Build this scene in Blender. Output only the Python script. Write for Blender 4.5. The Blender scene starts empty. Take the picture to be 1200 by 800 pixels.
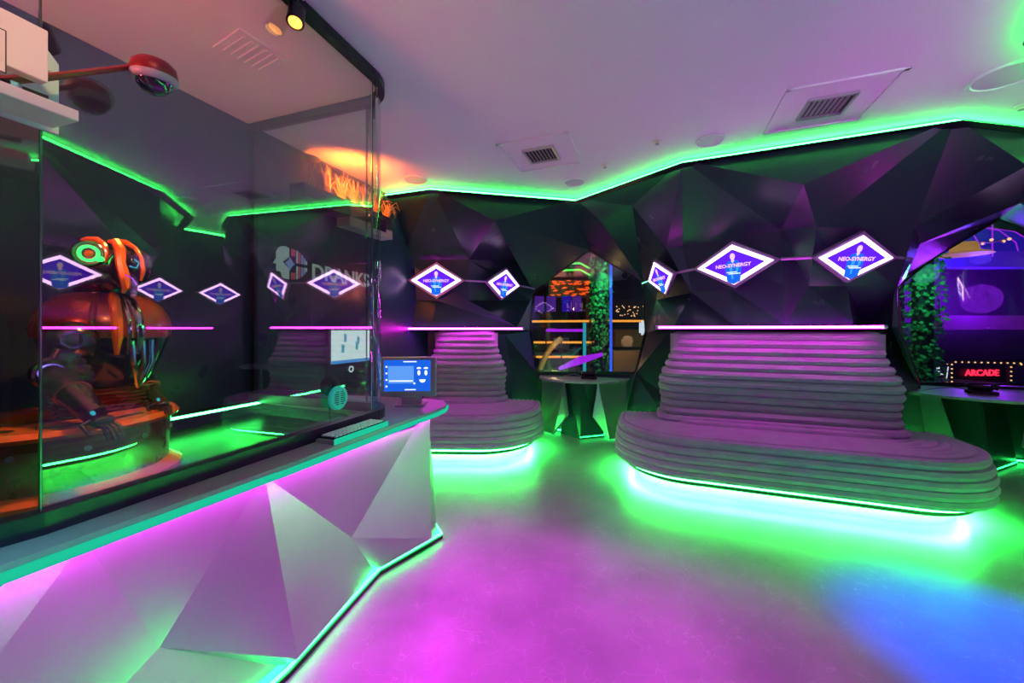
import bpy, bmesh, math, random
from mathutils import Vector, Matrix
PI = math.pi
random.seed(7)
sc = bpy.context.scene
col = sc.collection

# ------------------------------------------------------------------ camera, world, exposure
F = 455.0; EYE = 1.43; HOR = 385.0; CEIL = 2.93
cam_d = bpy.data.cameras.new('camera'); cam = bpy.data.objects.new('camera', cam_d); col.objects.link(cam)
cam.location = (0, 0, EYE); cam.rotation_euler = (PI/2, 0, 0)
cam_d.sensor_width = 36; cam_d.lens = 36*F/1200; cam_d.shift_y = -(400-HOR)/1200
cam_d.clip_start = 0.02
sc.camera = cam
w = bpy.data.worlds.new('world'); sc.world = w; w.use_nodes = True
w.node_tree.nodes['Background'].inputs[0].default_value = (0.02, 0.02, 0.05, 1)
w.node_tree.nodes['Background'].inputs[1].default_value = 0.3
sc.view_settings.view_transform = 'Standard'; sc.view_settings.look = 'None'
sc.view_settings.exposure = 0.0; sc.view_settings.gamma = 1; sc.view_settings.use_curve_mapping = False
try:
    sc.cycles.max_bounces = 8; sc.cycles.glossy_bounces = 5; sc.cycles.transparent_max_bounces = 16
    sc.cycles.sample_clamp_indirect = 6; sc.cycles.use_denoising = True
except Exception: pass

def spot(name, loc, target, color, power, angle=70, blend=.8, radius=.06):
    l = bpy.data.lights.new(name, 'SPOT'); l.color = color; l.energy = power
    l.spot_size = math.radians(angle); l.spot_blend = blend; l.shadow_soft_size = radius
    o = bpy.data.objects.new(name, l); col.objects.link(o); o.location = loc
    o.rotation_euler = (Vector(target)-Vector(loc)).to_track_quat('-Z', 'Y').to_euler()
    return o
# unseen spots added to tint floor, counter and box, except the inferred blue one (their housings are built further down)
SPOTS = [((0.20, 1.05, 2.80), (0.04, 1.72, 0), (1, .0, .95), 420, 46),
         ((0.80, 0.75, 2.80), (0.62, 1.60, 0), (.9, .0, 1), 300, 46),
         ((2.10, 0.60, 2.80), (2.17, 1.72, 0), (.01, .02, 1), 2400, 25),
         ((-0.25, -0.45, 2.75), (-1.15, 0.95, .25), (.0, .75, .80), 230, 26),
         ((1.60, 1.00, 2.80), (-0.74, 2.10, .58), (.0, 1, .25), 150, 16),
         ((-0.20, 0.15, 2.80), (-1.17, 0.86, 2.12), (1, .42, .22), 70, 30)]
for i, (a, b, c, p, g) in enumerate(SPOTS): spot('unseen_spot', a, b, c, p, g)
BOOTH_SPOT = (-0.985, 1.70, 2.80)
spot('booth_spot', (-1.06, 1.66, 2.72), (-1.75, 1.72, 1.10), (1, .36, .10), 150, 56)
spot('plant_spot', (-1.42, 3.36, 2.66), (-1.50, 3.62, 2.93), (1, .15, .012), 100, 160, 1.0, .03)
spot('booth_fill', (-1.75, 0.1, 2.0), (-1.7, 1.5, 2.93), (1, .16, .15), 170, 125, 1.0, .1)  # unseen warm lamp added to redden the booth ceiling
spot('ceiling_fill', (0.9, -1.1, 1.7), (0.6, 1.6, 2.93), (.34, .20, 1), 75, 130, 1.0, .2)  # unseen lamp behind the camera, added as violet-blue ceiling fill
spot('facet_fill', (0.95, -1.0, 1.75), (2.7, 3.0, 2.45), (1, .0, .95), 190, 40, 1.0, .1)  # unseen magenta lamp added to colour the upper wall facets

# ------------------------------------------------------------------ helpers
def U(px, py, d): return Vector(((px-600)/F*d, d, EYE+(HOR-py)/F*d))

def mat(name, base=(.5,.5,.5), rough=.5, metal=0., spec=.5, noise=0., nscale=8., bump=0., bscale=60., coat=0., sheen=0., emit=None, estr=0.):
    m = bpy.data.materials.new(name); m.use_nodes = True; nt = m.node_tree; b = nt.nodes['Principled BSDF']
    b.inputs['Base Color'].default_value = (*base, 1); b.inputs['Roughness'].default_value = rough
    b.inputs['Metallic'].default_value = metal; b.inputs['Specular IOR Level'].default_value = spec
    b.inputs['Coat Weight'].default_value = coat; b.inputs['Sheen Weight'].default_value = sheen
    if sheen: b.inputs['Sheen Roughness'].default_value = .4
    tc = nt.nodes.new('ShaderNodeTexCoord')
    if noise:
        n = nt.nodes.new('ShaderNodeTexNoise'); n.inputs['Scale'].default_value = nscale; n.inputs['Detail'].default_value = 6
        nt.links.new(tc.outputs['Object'], n.inputs['Vector'])
        r = nt.nodes.new('ShaderNodeMapRange'); r.inputs['To Min'].default_value = 1-noise; r.inputs['To Max'].default_value = 1+noise
        nt.links.new(n.outputs['Fac'], r.inputs['Value'])
        mx = nt.nodes.new('ShaderNodeMix'); mx.data_type = 'RGBA'; mx.blend_type = 'MULTIPLY'; mx.inputs['Factor'].default_value = 1
        mx.inputs['A'].default_value = (*base, 1); nt.links.new(r.outputs['Result'], mx.inputs['B']); nt.links.new(mx.outputs['Result'], b.inputs['Base Color'])
        r2 = nt.nodes.new('ShaderNodeMapRange'); r2.inputs['To Min'].default_value = max(.02, rough-noise*.3); r2.inputs['To Max'].default_value = rough+noise*.3
        nt.links.new(n.outputs['Fac'], r2.inputs['Value']); nt.links.new(r2.outputs['Result'], b.inputs['Roughness'])
    if bump:
        n2 = nt.nodes.new('ShaderNodeTexNoise'); n2.inputs['Scale'].default_value = bscale; n2.inputs['Detail'].default_value = 4
        nt.links.new(tc.outputs['Object'], n2.inputs['Vector'])
        bp = nt.nodes.new('ShaderNodeBump'); bp.inputs['Strength'].default_value = bump; bp.inputs['Distance'].default_value = .01
        nt.links.new(n2.outputs['Fac'], bp.inputs['Height']); nt.links.new(bp.outputs['Normal'], b.inputs['Normal'])
    if emit:
        b.inputs['Emission Color'].default_value = (*emit, 1); b.inputs['Emission Strength'].default_value = estr
    return m
def glow(name, c, s):
    m = bpy.data.materials.new(name); m.use_nodes = True; nt = m.node_tree; nt.nodes.clear()
    e = nt.nodes.new('ShaderNodeEmission'); e.inputs[0].default_value = (*c, 1); e.inputs[1].default_value = s
    o = nt.nodes.new('ShaderNodeOutputMaterial'); nt.links.new(e.outputs[0], o.inputs[0]); return m
def glass(name, tint=(.93,.97,.96), gain=1.6, base=.0, rough=0.):
    m = bpy.data.materials.new(name); m.use_nodes = True; nt = m.node_tree; nt.nodes.clear()
    t = nt.nodes.new('ShaderNodeBsdfTransparent'); t.inputs[0].default_value = (*tint, 1)
    g = nt.nodes.new('ShaderNodeBsdfGlossy'); g.inputs['Roughness'].default_value = rough
    fr = nt.nodes.new('ShaderNodeFresnel'); ge = nt.nodes.new('ShaderNodeNewGeometry'); io = nt.nodes.new('ShaderNodeMapRange')
    io.inputs['To Min'].default_value = 1.5; io.inputs['To Max'].default_value = 1/1.5     # same reflectance from both faces of the sheet
    nt.links.new(ge.outputs['Backfacing'], io.inputs['Value']); nt.links.new(io.outputs['Result'], fr.inputs[0])
    mu = nt.nodes.new('ShaderNodeMath'); mu.operation = 'MULTIPLY_ADD'; mu.use_clamp = True
    mu.inputs[1].default_value = gain; mu.inputs[2].default_value = base
    nt.links.new(fr.outputs[0], mu.inputs[0])
    mx = nt.nodes.new('ShaderNodeMixShader'); nt.links.new(mu.outputs[0], mx.inputs[0]); nt.links.new(t.outputs[0], mx.inputs[1]); nt.links.new(g.outputs[0], mx.inputs[2])
    o = nt.nodes.new('ShaderNodeOutputMaterial'); nt.links.new(mx.outputs[0], o.inputs[0]); return m

M = dict(
    ceiling = mat('ceiling_paint', (.78,.76,.80), .55, noise=.03, nscale=3),
    facet   = mat('faceted_panel_paint', (.022,.040,.055), .27, metal=.15, spec=.4, noise=.03, nscale=5),
    dark    = mat('dark_navy_wall', (.018,.032,.070), .28, noise=.06, nscale=4),
    counter = mat('satin_silver_panel', (.50,.49,.53), .40, metal=.88, noise=.07, nscale=6, bump=.03, bscale=90),
    top     = mat('worktop_grey', (.34,.32,.36), .32, noise=.08, nscale=30),
    plinth  = mat('pale_plinth', (.7,.7,.7), .5, noise=.04),
    black   = mat('black_metal', (.014,.012,.018), .35, metal=.4, noise=.1),
    channel = mat('glass_channel', (.035,.03,.055), .35, metal=.5, noise=.1),
    velvet  = mat('velvet_upholstery', (.35,.32,.38), .85, noise=.22, nscale=7, bump=.25, bscale=120, sheen=.25),
    velvet2 = mat('velvet_button', (.25,.2,.28), .85),
    frame   = mat('violet_frame_metal', (.34,.26,.42), .35, metal=.5, noise=.06),
    white   = mat('white_enclosure', (.75,.70,.62), .5, noise=.03),
    white2  = mat('pale_teal_enclosure', (.42,.75,.66), .45, noise=.03),
    grey    = mat('grey_plastic', (.30,.29,.32), .45, noise=.05),
    silver  = mat('brushed_silver', (.55,.54,.58), .3, metal=.7, noise=.05),
    chrome  = mat('chrome', (.75,.75,.78), .12, metal=1., noise=.02),
    orange  = mat('orange_shell', (.85,.20,.02), .25, metal=.2, coat=.6, noise=.12, nscale=20),
    bronze  = mat('bronze_red_shell', (.30,.065,.04), .28, metal=.55, coat=.5, noise=.15, nscale=12),
    gun     = mat('gunmetal', (.10,.09,.12), .25, metal=.85, noise=.15, nscale=14),
    visor   = mat('dark_visor', (.03,.02,.06), .08, metal=.3, coat=1., noise=.1),
    red     = mat('red_lit_arm', (.17,.006,.016), .4, metal=.2, noise=.06),  # red light falling on the arm is put into its base colour
    rubber  = mat('black_rubber', (.012,.012,.014), .6, noise=.1),
    key     = mat('keycap', (.90,.88,.92), .5, noise=.02),
    teal    = mat('turquoise_plastic', (.03,.62,.45), .4, noise=.04, emit=(.02,.55,.38), estr=.25),
    leaf    = mat('leaf_green', (.06,.35,.12), .5, noise=.3, nscale=9),
    straw   = mat('straw_grass', (.70,.42,.12), .6, noise=.3, nscale=9),
    wood    = mat('brown_timber', (.28,.13,.06), .5, noise=.25, nscale=6),
    outer   = mat('outer_dark', (.02,.02,.035), .6, noise=.2),
    g_strip = glow('green_led', (.03,1,.10), 28), g_soft = glow('green_led_diffuser', (.03,1,.07), 440), g_thin = glow('green_led_thin', (.03,1,.12), 66),
    g_base  = glow('green_led_base', (.015,1,.12), 9),
    g_foot  = glow('green_led_foot', (.02,1,.14), 26),
    m_strip = glow('magenta_led', (1,.02,.95), 52), m_lip = glow('magenta_led_lip', (.92,.004,1), 200),
    edge    = glow('turquoise_edge_glow', (.015,.62,.36), .9),  # glow stands in for green ceiling light reflected on the counter edge
    d_white = glow('diamond_border_light', (.95,.55,1), 6), d_violet = glow('diamond_screen', (.095,.012,.80), 1.5),
    d_blue  = glow('poster_blue', (.01,.12,.85), 1.3), d_cyan = glow('poster_light_blue', (.05,.40,1), 1.0), d_skin = glow('poster_skin', (1,.62,.80), 1.1), d_text = glow('poster_text', (1,.55,.75), 1.2),
    cool    = glow('white_screen', (.80,.95,.95), 1.3), scr = glow('blue_screen', (.012,.13,.80), 1.0), scr2 = glow('light_blue_screen', (.12,.35,.95), 1.0), wht = glow('screen_white', (.8,.9,1), 1.4),
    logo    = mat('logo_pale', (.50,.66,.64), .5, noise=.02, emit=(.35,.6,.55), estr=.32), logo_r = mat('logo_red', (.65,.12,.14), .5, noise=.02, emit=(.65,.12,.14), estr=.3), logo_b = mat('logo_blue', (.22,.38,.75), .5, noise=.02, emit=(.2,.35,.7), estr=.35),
    amber   = glow('amber_lamp', (1,.36,.05), 4), warm = glow('warm_bulb', (1,.50,.22), 2.2), red_n = glow('red_neon', (1,.02,.06), 3), orange_l = glow('orange_rail_light', (1,.36,.04), 1.6),
    orange_n = glow('orange_neon', (1,.10,.01), 2.2), blue_n = glow('blue_neon', (.04,.12,1), 1.6), blue_d = glow('blue_wash', (.025,.01,.42), 1.0), vio_n = glow('violet_neon', (.45,.02,.9), 1.3), vio_d = glow('violet_screen', (.14,.03,.42), .7),
    lime = glow('green_neon', (.1,1,.1), 1.6), eye = glow('eye_green', (.04,1,.12), 3.5), teal_n = glow('teal_tube', (.03,.5,.6), 1.0),
    glass_c = glass('corner_glass', gain=.9, base=.0), glass = glass('clear_glass', gain=2.7, base=.02), gl_edge = mat('glass_edge', (.03,.10,.09), .2, spec=.8, noise=.05), win = glass('window_glass', (.9,.93,.95), 3.2, .06),
)
def concrete():
    m = bpy.data.materials.new('polished_concrete'); m.use_nodes = True; nt = m.node_tree; b = nt.nodes['Principled BSDF']
    tc = nt.nodes.new('ShaderNodeTexCoord'); n = nt.nodes.new('ShaderNodeTexNoise'); n.inputs['Scale'].default_value = 2.2; n.inputs['Detail'].default_value = 9
    nt.links.new(tc.outputs['Object'], n.inputs['Vector'])
    cr = nt.nodes.new('ShaderNodeValToRGB'); cr.color_ramp.elements[0].position = .3; cr.color_ramp.elements[0].color = (.15,.15,.165,1); cr.color_ramp.elements[1].position = .75; cr.color_ramp.elements[1].color = (.25,.25,.26,1)
    nt.links.new(n.outputs['Fac'], cr.inputs['Fac'])
    # fine wandering hairline cracks
    n3 = nt.nodes.new('ShaderNodeTexNoise'); n3.inputs['Scale'].default_value = 3; n3.inputs['Detail'].default_value = 3; nt.links.new(tc.outputs['Object'], n3.inputs['Vector'])
    ad = nt.nodes.new('ShaderNodeVectorMath'); ad.operation = 'ADD'; nt.links.new(tc.outputs['Object'], ad.inputs[0]); nt.links.new(n3.outputs['Color'], ad.inputs[1])
    v = nt.nodes.new('ShaderNodeTexVoronoi'); v.feature = 'DISTANCE_TO_EDGE'; v.inputs['Scale'].default_value = 4.5; nt.links.new(ad.outputs[0], v.inputs['Vector'])
    r = nt.nodes.new('ShaderNodeMapRange'); r.inputs['From Max'].default_value = .012; r.inputs['To Min'].default_value = 1.35; r.inputs['To Max'].default_value = 1.0; nt.links.new(v.outputs['Distance'], r.inputs['Value'])
    mx = nt.nodes.new('ShaderNodeMix'); mx.data_type = 'RGBA'; mx.blend_type = 'MULTIPLY'; mx.inputs['Factor'].default_value = 1
    nt.links.new(cr.outputs['Color'], mx.inputs['A']); nt.links.new(r.outputs['Result'], mx.inputs['B']); nt.links.new(mx.outputs['Result'], b.inputs['Base Color'])
    r2 = nt.nodes.new('ShaderNodeMapRange'); r2.inputs['To Min'].default_value = .26; r2.inputs['To Max'].default_value = .42; nt.links.new(n.outputs['Fac'], r2.inputs['Value']); nt.links.new(r2.outputs['Result'], b.inputs['Roughness'])
    n4 = nt.nodes.new('ShaderNodeTexNoise'); n4.inputs['Scale'].default_value = 40; nt.links.new(tc.outputs['Object'], n4.inputs['Vector'])
    bp = nt.nodes.new('ShaderNodeBump'); bp.inputs['Strength'].default_value = .06; bp.inputs['Distance'].default_value = .01; nt.links.new(n4.outputs['Fac'], bp.inputs['Height']); nt.links.new(bp.outputs['Normal'], b.inputs['Normal'])
    return m
M['floor'] = concrete()

INV = {}
class MB:
    def __init__(s): s.bm = bmesh.new()
    def poly(s, pts):
        vs = [s.bm.verts.new(p) for p in pts]
        try: return s.bm.faces.new(vs)
        except Exception: return None
    def box(s, c, size, rz=0, R=None):
        R = R or Matrix.Rotation(rz, 3, 'Z'); c = Vector(c); h = [x/2 for x in size]
        v = [s.bm.verts.new(c + R @ Vector((a*h[0], b*h[1], d*h[2]))) for a in (-1,1) for b in (-1,1) for d in (-1,1)]
        for f in ((0,1,3,2),(4,6,7,5),(0,4,5,1),(2,3,7,6),(0,2,6,4),(1,5,7,3)): s.bm.faces.new([v[i] for i in f])
        return s
    def prism(s, pts, z0, z1):
        a = [s.bm.verts.new((p[0], p[1], z0)) for p in pts]; b = [s.bm.verts.new((p[0], p[1], z1)) for p in pts]; n = len(pts)
        for i in range(n): s.bm.faces.new((a[i], a[(i+1)%n], b[(i+1)%n], b[i]))
        s.bm.faces.new(a[::-1]); s.bm.faces.new(b); return s
    def extrude(s, pts, vec):           # closed planar outline pushed along a vector
        vec = Vector(vec); a = [s.bm.verts.new(p) for p in pts]; b = [s.bm.verts.new(Vector(p)+vec) for p in pts]; n = len(pts)
        for i in range(n): s.bm.faces.new((a[i], a[(i+1)%n], b[(i+1)%n], b[i]))
        s.bm.faces.new(a[::-1]); s.bm.faces.new(b); return s
    def tube(s, path, r, n=8, closed=False, sq=1.0):
        path = [Vector(p) for p in path]; N = len(path); rings = []
        up = Vector((0,0,1)); prev = None
        for i, p in enumerate(path):
            if closed: t = path[(i+1)%N]-path[i-1]
            else: t = path[min(i+1,N-1)]-path[max(i-1,0)]
            t = t.normalized() if t.length > 1e-9 else Vector((0,0,1))
            if prev is None:
                a = up if abs(t.z) < .9 else Vector((1,0,0)); u = (a - t*a.dot(t)).normalized()
            else: 
                u = prev - t*prev.dot(t); u = u.normalized() if u.length > 1e-6 else prev
            prev = u; v = t.cross(u); rr = r[i] if isinstance(r, (list,tuple)) else r
            rings.append([s.bm.verts.new(p + (u*math.cos(2*PI*k/n)*sq + v*math.sin(2*PI*k/n))*rr) for k in range(n)])
        for i in range(N if closed else N-1):
            A, B = rings[i], rings[(i+1)%N]
            for k in range(n): s.bm.faces.new((A[k], A[(k+1)%n], B[(k+1)%n], B[k]))
        if not closed: s.bm.faces.new(rings[0][::-1]); s.bm.faces.new(rings[-1])
        return s
    def lathe(s, prof, c, axis=(0,0,1), n=24, closed=False):   # prof: (radius, height)
        c = Vector(c); q = Vector(axis).normalized().to_track_quat('Z', 'Y'); rings = []
        for r, h in prof:
            rings.append([s.bm.verts.new(c + q @ Vector((max(r,1e-4)*math.cos(2*PI*k/n), max(r,1e-4)*math.sin(2*PI*k/n), h))) for k in range(n)])
        for i in range(len(rings) if closed else len(rings)-1):
            A, B = rings[i], rings[(i+1) % len(rings)]
            for k in range(n): s.bm.faces.new((A[k], A[(k+1)%n], B[(k+1)%n], B[k]))
        if not closed: s.bm.faces.new(rings[0][::-1]); s.bm.faces.new(rings[-1])
        return s
    def ball(s, c, rad, n=20, m=12, R=None):
        c = Vector(c); R = R or Matrix.Identity(3); rad = rad if isinstance(rad, (tuple,list)) else (rad,)*3; rings = []
        for j in range(m+1):
            t = PI*j/m; sr = max(math.sin(t), 1e-3)
            rings.append([s.bm.verts.new(c + R @ Vector((rad[0]*sr*math.cos(2*PI*k/n), rad[1]*sr*math.sin(2*PI*k/n), rad[2]*math.cos(t)))) for k in range(n)])
        for j in range(m):
            for k in range(n): s.bm.faces.new((rings[j][k], rings[j+1][k], rings[j+1][(k+1)%n], rings[j][(k+1)%n]))
        s.bm.faces.new(rings[0]); s.bm.faces.new(rings[-1][::-1]); return s
    def build(s, name, m, parent=None, local=False, smooth=False, bevel=0, solid=0):
        bm = s.bm
        if parent is not None and not local: bm.transform(INV[parent.name])
        bmesh.ops.recalc_face_normals(bm, faces=bm.faces)
        me = bpy.data.meshes.new(name); bm.to_mesh(me); bm.free(); me.materials.append(m)
        if smooth:
            for p in me.polygons: p.use_smooth = True
            try: me.set_sharp_from_angle(angle=math.radians(42))
            except Exception: pass
        o = bpy.data.objects.new(name, me); col.objects.link(o)
        if parent is not None: o.parent = parent
        if parent is not None: 
            INV[o.name] = INV[parent.name]
        if bevel:
            b = o.modifiers.new('bevel', 'BEVEL'); b.width = bevel; b.segments = 2; b.limit_method = 'ANGLE'
        if solid:
            b = o.modifiers.new('solid', 'SOLIDIFY'); b.thickness = solid; b.offset = -1
        return o
def tag(o, label=None, cat=None, group=None, kind=None):
    if label: o['label'] = label
    if cat: o['category'] = cat
    if group: o['group'] = group
    if kind: o['kind'] = kind
    return o
def thing(name, loc, label=None, cat=None, group=None, rz=0, kind=None):
    o = bpy.data.objects.new(name, None); col.objects.link(o); o.location = loc; o.rotation_euler = (0,0,rz); o.empty_display_size = .1
    INV[o.name] = (Matrix.Translation(Vector(loc)) @ Matrix.Rotation(rz, 4, 'Z')).inverted()
    return tag(o, label, cat, group, kind)
def copy_tree(o, parent=None):
    c = o.copy(); col.objects.link(c)
    if parent is not None: c.parent = parent
    for ch in list(o.children): copy_tree(ch, c)
    return c
def text_mesh(body, size, extrude=.002, bold=.0):
    cu = bpy.data.curves.new('text', 'FONT'); cu.body = body; cu.size = size; cu.extrude = extrude; cu.offset = bold; cu.align_x = 'CENTER'; cu.align_y = 'CENTER'; cu.resolution_u = 3
    t = bpy.data.objects.new('text', cu); col.objects.link(t); dg = bpy.context.evaluated_depsgraph_get(); dg.update()
    me = bpy.data.meshes.new_from_object(t.evaluated_get(dg)); bpy.data.objects.remove(t); bm = bmesh.new(); bm.from_mesh(me); bpy.data.meshes.remove(me); return bm
def basis(right, up, origin):
    r = Vector(right).normalized(); u = Vector(up); u = (u - r*u.dot(r)).normalized(); n = r.cross(u)
    m = Matrix.Identity(4)
    for i in range(3): m[i][0] = r[i]; m[i][1] = u[i]; m[i][2] = n[i]; m[i][3] = origin[i]
    return m
def text_obj(name, body, size, mtx, m, parent, sx=1.0, extrude=.002, bold=0.):
    b = MB(); b.bm.free(); b.bm = text_mesh(body, size, extrude, bold); b.bm.transform(mtx @ Matrix.Diagonal((sx,1,1,1)))
    return b.build(name, m, parent)

# ------------------------------------------------------------------ the setting: plan lines
STRIP = [(-1.3875,4.266), (-.851,4.075), (.731,4.432), (1.504,3.421), (3.126,2.735), (3.75,2.844), (4.5,3.2), (4.45,2.5), (3.53,2.4), (2.62,1.93), (1.74,1.02), (2.1,-.2), (2.4,-1.5)]
def wl(y): return -1.945+.37*(y-2.81)             # wall behind the booth
def gl(y): return -1.573+.34*y                     # glass line on the counter
floor = MB().prism([(-9,-3), (14,-3), (14,16), (-9,16)], -.1, 0).build('floor', M['floor']); tag(floor, kind='structure')
cpoly = [(wl(-1.5)-.1,-1.6), (wl(4.3)-.1,4.3)] + [(x*1.03, y*1.03) for x, y in STRIP[:8]] + [(5.9,2.3), (3.9,2.2), (3.5,-1.6)]
tag(MB().prism(cpoly, CEIL, CEIL+.08).build('ceiling', M['ceiling']), kind='structure')
tag(MB().prism([(wl(-1.6), -1.6), (wl(6.2), 6.2), (wl(6.2)-.12, 6.2), (wl(-1.6)-.12, -1.6)], 0, CEIL).build('wall_left', M['dark']), kind='structure')
tag(MB().prism([(-3.7,-1.62), (3.9,-1.62), (3.9,-1.5), (-3.7,-1.5)], 0, CEIL).build('wall_back', M['dark']), kind='structure')

def top(i, k=1.012): x, y = STRIP[i]; return Vector((x*k, y*k, CEIL))
def win1(px): 
    r = (px-600)/F; t = (.305-r*5.55)/(-.45*r-1.455); return 5.55-.45*t   # depth of the far window's plane along a pixel column
def win2(px):
    r = (px-600)/F; return (4.6+.5*4.65)/(1+.5*r)
V = {
 'C0':top(0),'C1':top(1),'C2':top(2),'C3':top(3),'C4':top(4),'C5':top(5),'C6':top(6),
 'Q0':U(450,262,4.62),'Q3':U(472,304,4.80),'Q2':U(549,304,4.75),'Q1':U(580,259,4.1),
 'QL':U(472,352,4.84),'QR':U(549,352,4.86),'QM':U(512,352,4.84),'T1':U(622,306,5.42),'T2':U(625,341,win1(625)),'T3':U(622,352,5.50),
 'M0':U(455,382,4.75),'MA':U(505,382,4.73),'M1':U(606,383,4.90),'K0':U(455,382,5.06),'KA':U(505,382,5.04),'KB':U(606,383,5.12),'M2':U(621,388,win1(621)),
 'N0':U(430,300,5.0),'N1':U(430,388,5.05),
 'AP':U(690,293,win1(690)),
 'P1':U(741,241,4.25),'P2':U(781,291,4.08),'P3':U(800,288,4.02),'P4':U(915,270,3.38),'P5':U(942,216,2.86),'P6':U(957,266,3.15),'P7':U(1072,266,3.15),
 'R1':U(703,258,4.55),'R2':U(754,331,win1(754)),'N3':U(769,351,4.75),
 'L1':U(811,343,3.98),'L2':U(857,339,3.70),'L3':U(919,335,3.40),'L4':U(948,335,3.40),'L5':U(992,335,3.38),'L6':U(1052,336,3.32),
 'E0':U(757,390,win1(757)),'E1':U(790,381,3.75),'E2':U(860,381,3.57),'E3':U(920,380,3.42),'E5':U(1000,380,3.26),'E6':U(1037,381,3.20),'E7':U(1049,384,3.22),
 'H1':U(790,381,4.32),'H2':U(860,381,4.10),'H3':U(920,380.5,3.90),'H5':U(1000,380.5,3.72),'H6':U(1037,381,3.64),
}
def zf(v, z=0., k=1.0): p = V[v] if isinstance(v, str) else v; return Vector((p.x*k, p.y*k, z))
def facets(name, faces, extra={}, m='facet'):
    VV = dict(V); VV.update(extra); mb = MB(); cache = {}
    for f in faces:
        f = f.split() if isinstance(f, str) else f
        pts = [VV[k] for k in f]
        if len(f) == 3: tris = [pts]
        elif len(f) == 4: tris = [[pts[0],pts[1],pts[2]],[pts[0],pts[2],pts[3]]]
        else: tris = [[pts[0],pts[i],pts[i+1]] for i in range(1,len(pts)-1)]
        for t in tris:
            vs = []
            for p in t:
                kk = (round(p.x,4),round(p.y,4),round(p.z,4))
                if kk not in cache: cache[kk] = mb.bm.verts.new(p)
                vs.append(cache[kk])
            try: mb.bm.faces.new(vs)
            except Exception: pass
    o = mb.build(name, M[m], solid=-.02); tag(o, kind='structure'); return o
# far wall: left bay and the arch over the far window
X = {'f0':U(455,500,5.05), 'a':U(592,392,5.15), 'b':U(629,437,win1(629)), 'c':U(600,463,5.2), 'FA':Vector((-1.5,5.05,0)), 'FB':Vector((.05,5.2,0)), 'FC':Vector((.33,5.5,0)), 'S1':U(632,470,win1(632)),
     'g1':U(700,387,5.5)}
facets('wall_far', ['C0 C1 Q0','Q0 C1 Q3','C1 Q2 Q3','C1 Q1 Q2','C1 C2 Q1','Q1 C2 AP','Q1 AP T2','Q1 T2 T1','Q1 T1 Q2','Q3 Q2 QR QM QL','Q2 T1 T2 T3','Q2 T3 QR',
    'C0 Q0 N0','Q0 Q3 N0','N0 Q3 QL','N0 QL M0 N1','QL QM MA','QL MA M0','QM QR M1','QM M1 MA','QR T3 M1','T3 M2 M1','T3 T2 M2',
    'N1 M0 K0','M0 MA KA K0','MA M1 KB KA','M1 M2 KB','N1 K0 FA','K0 KA a FA','KA KB a','KB M2 a','a M2 b','a b c','a c FB FA','c b S1','c S1 FC FB'], X)
# arch right of the apex and the middle bay over the large sofa
X2 = {'b':U(745,437,win1(745)), 'g':U(789,469,4.45), 'h':U(767,470,4.6), 'k':U(735,477,win1(735)-.02), 'FD':zf(U(735,512,win1(735)-.02)), 'FE':zf(U(767,512,4.62)), 'FF':zf(V['H1']), 'FG':zf(V['H6']), 'FH':zf(U(1045,500,3.72)),
      'gr':U(1014,380,3.60), 'r1':U(1078,451,4.25), 'r2':U(1042,482,3.70), 'r3':U(1101,515,4.35), 'FI':zf(U(1101,515,4.40)), 'j1':U(1050,345,3.75), 'j2':U(1066,420,win2(1066)), 'j3':U(1080,452,win2(1080))}
facets('wall_right', ['C2 C3 P1','C2 P1 R1','C2 R1 AP','AP R1 R2','P1 P2 R2 R1','P1 C3 P2','C3 P3 P2','C3 P4 P3','C3 P5 P4','C3 C4 P5','P5 C4 P6','P5 P6 P4','P4 P6 L4 L3','C4 P7 P6','P6 P7 L6 L5 L4',
    'P3 P4 L3 L2 L1','P2 P3 L1','P2 L1 N3','P2 N3 R2','R2 N3 E0','N3 L1 E1','N3 E1 E0','L1 L2 E2','L1 E2 E1','L2 L3 E3 E2','L3 L4 E3','L4 L5 E5 E3','L5 gr E5','L5 L6 gr','L6 E7 gr','gr E7 E6','gr E6 E5',
    'E0 E1 H1','E1 E2 H2 H1','E2 E3 H3 H2','E3 E5 H5 H3','E5 E6 H6 H5','E6 E7 H6','E0 H1 b','H1 g b','b g h','b h k','k h FE FD','h g FF FE','H1 H2 H3 H5 H6 FG FF g','H6 E7 r1','H6 r1 r2','H6 r2 FG','r2 r1 r3','r2 r3 FI FG'], X2)
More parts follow.
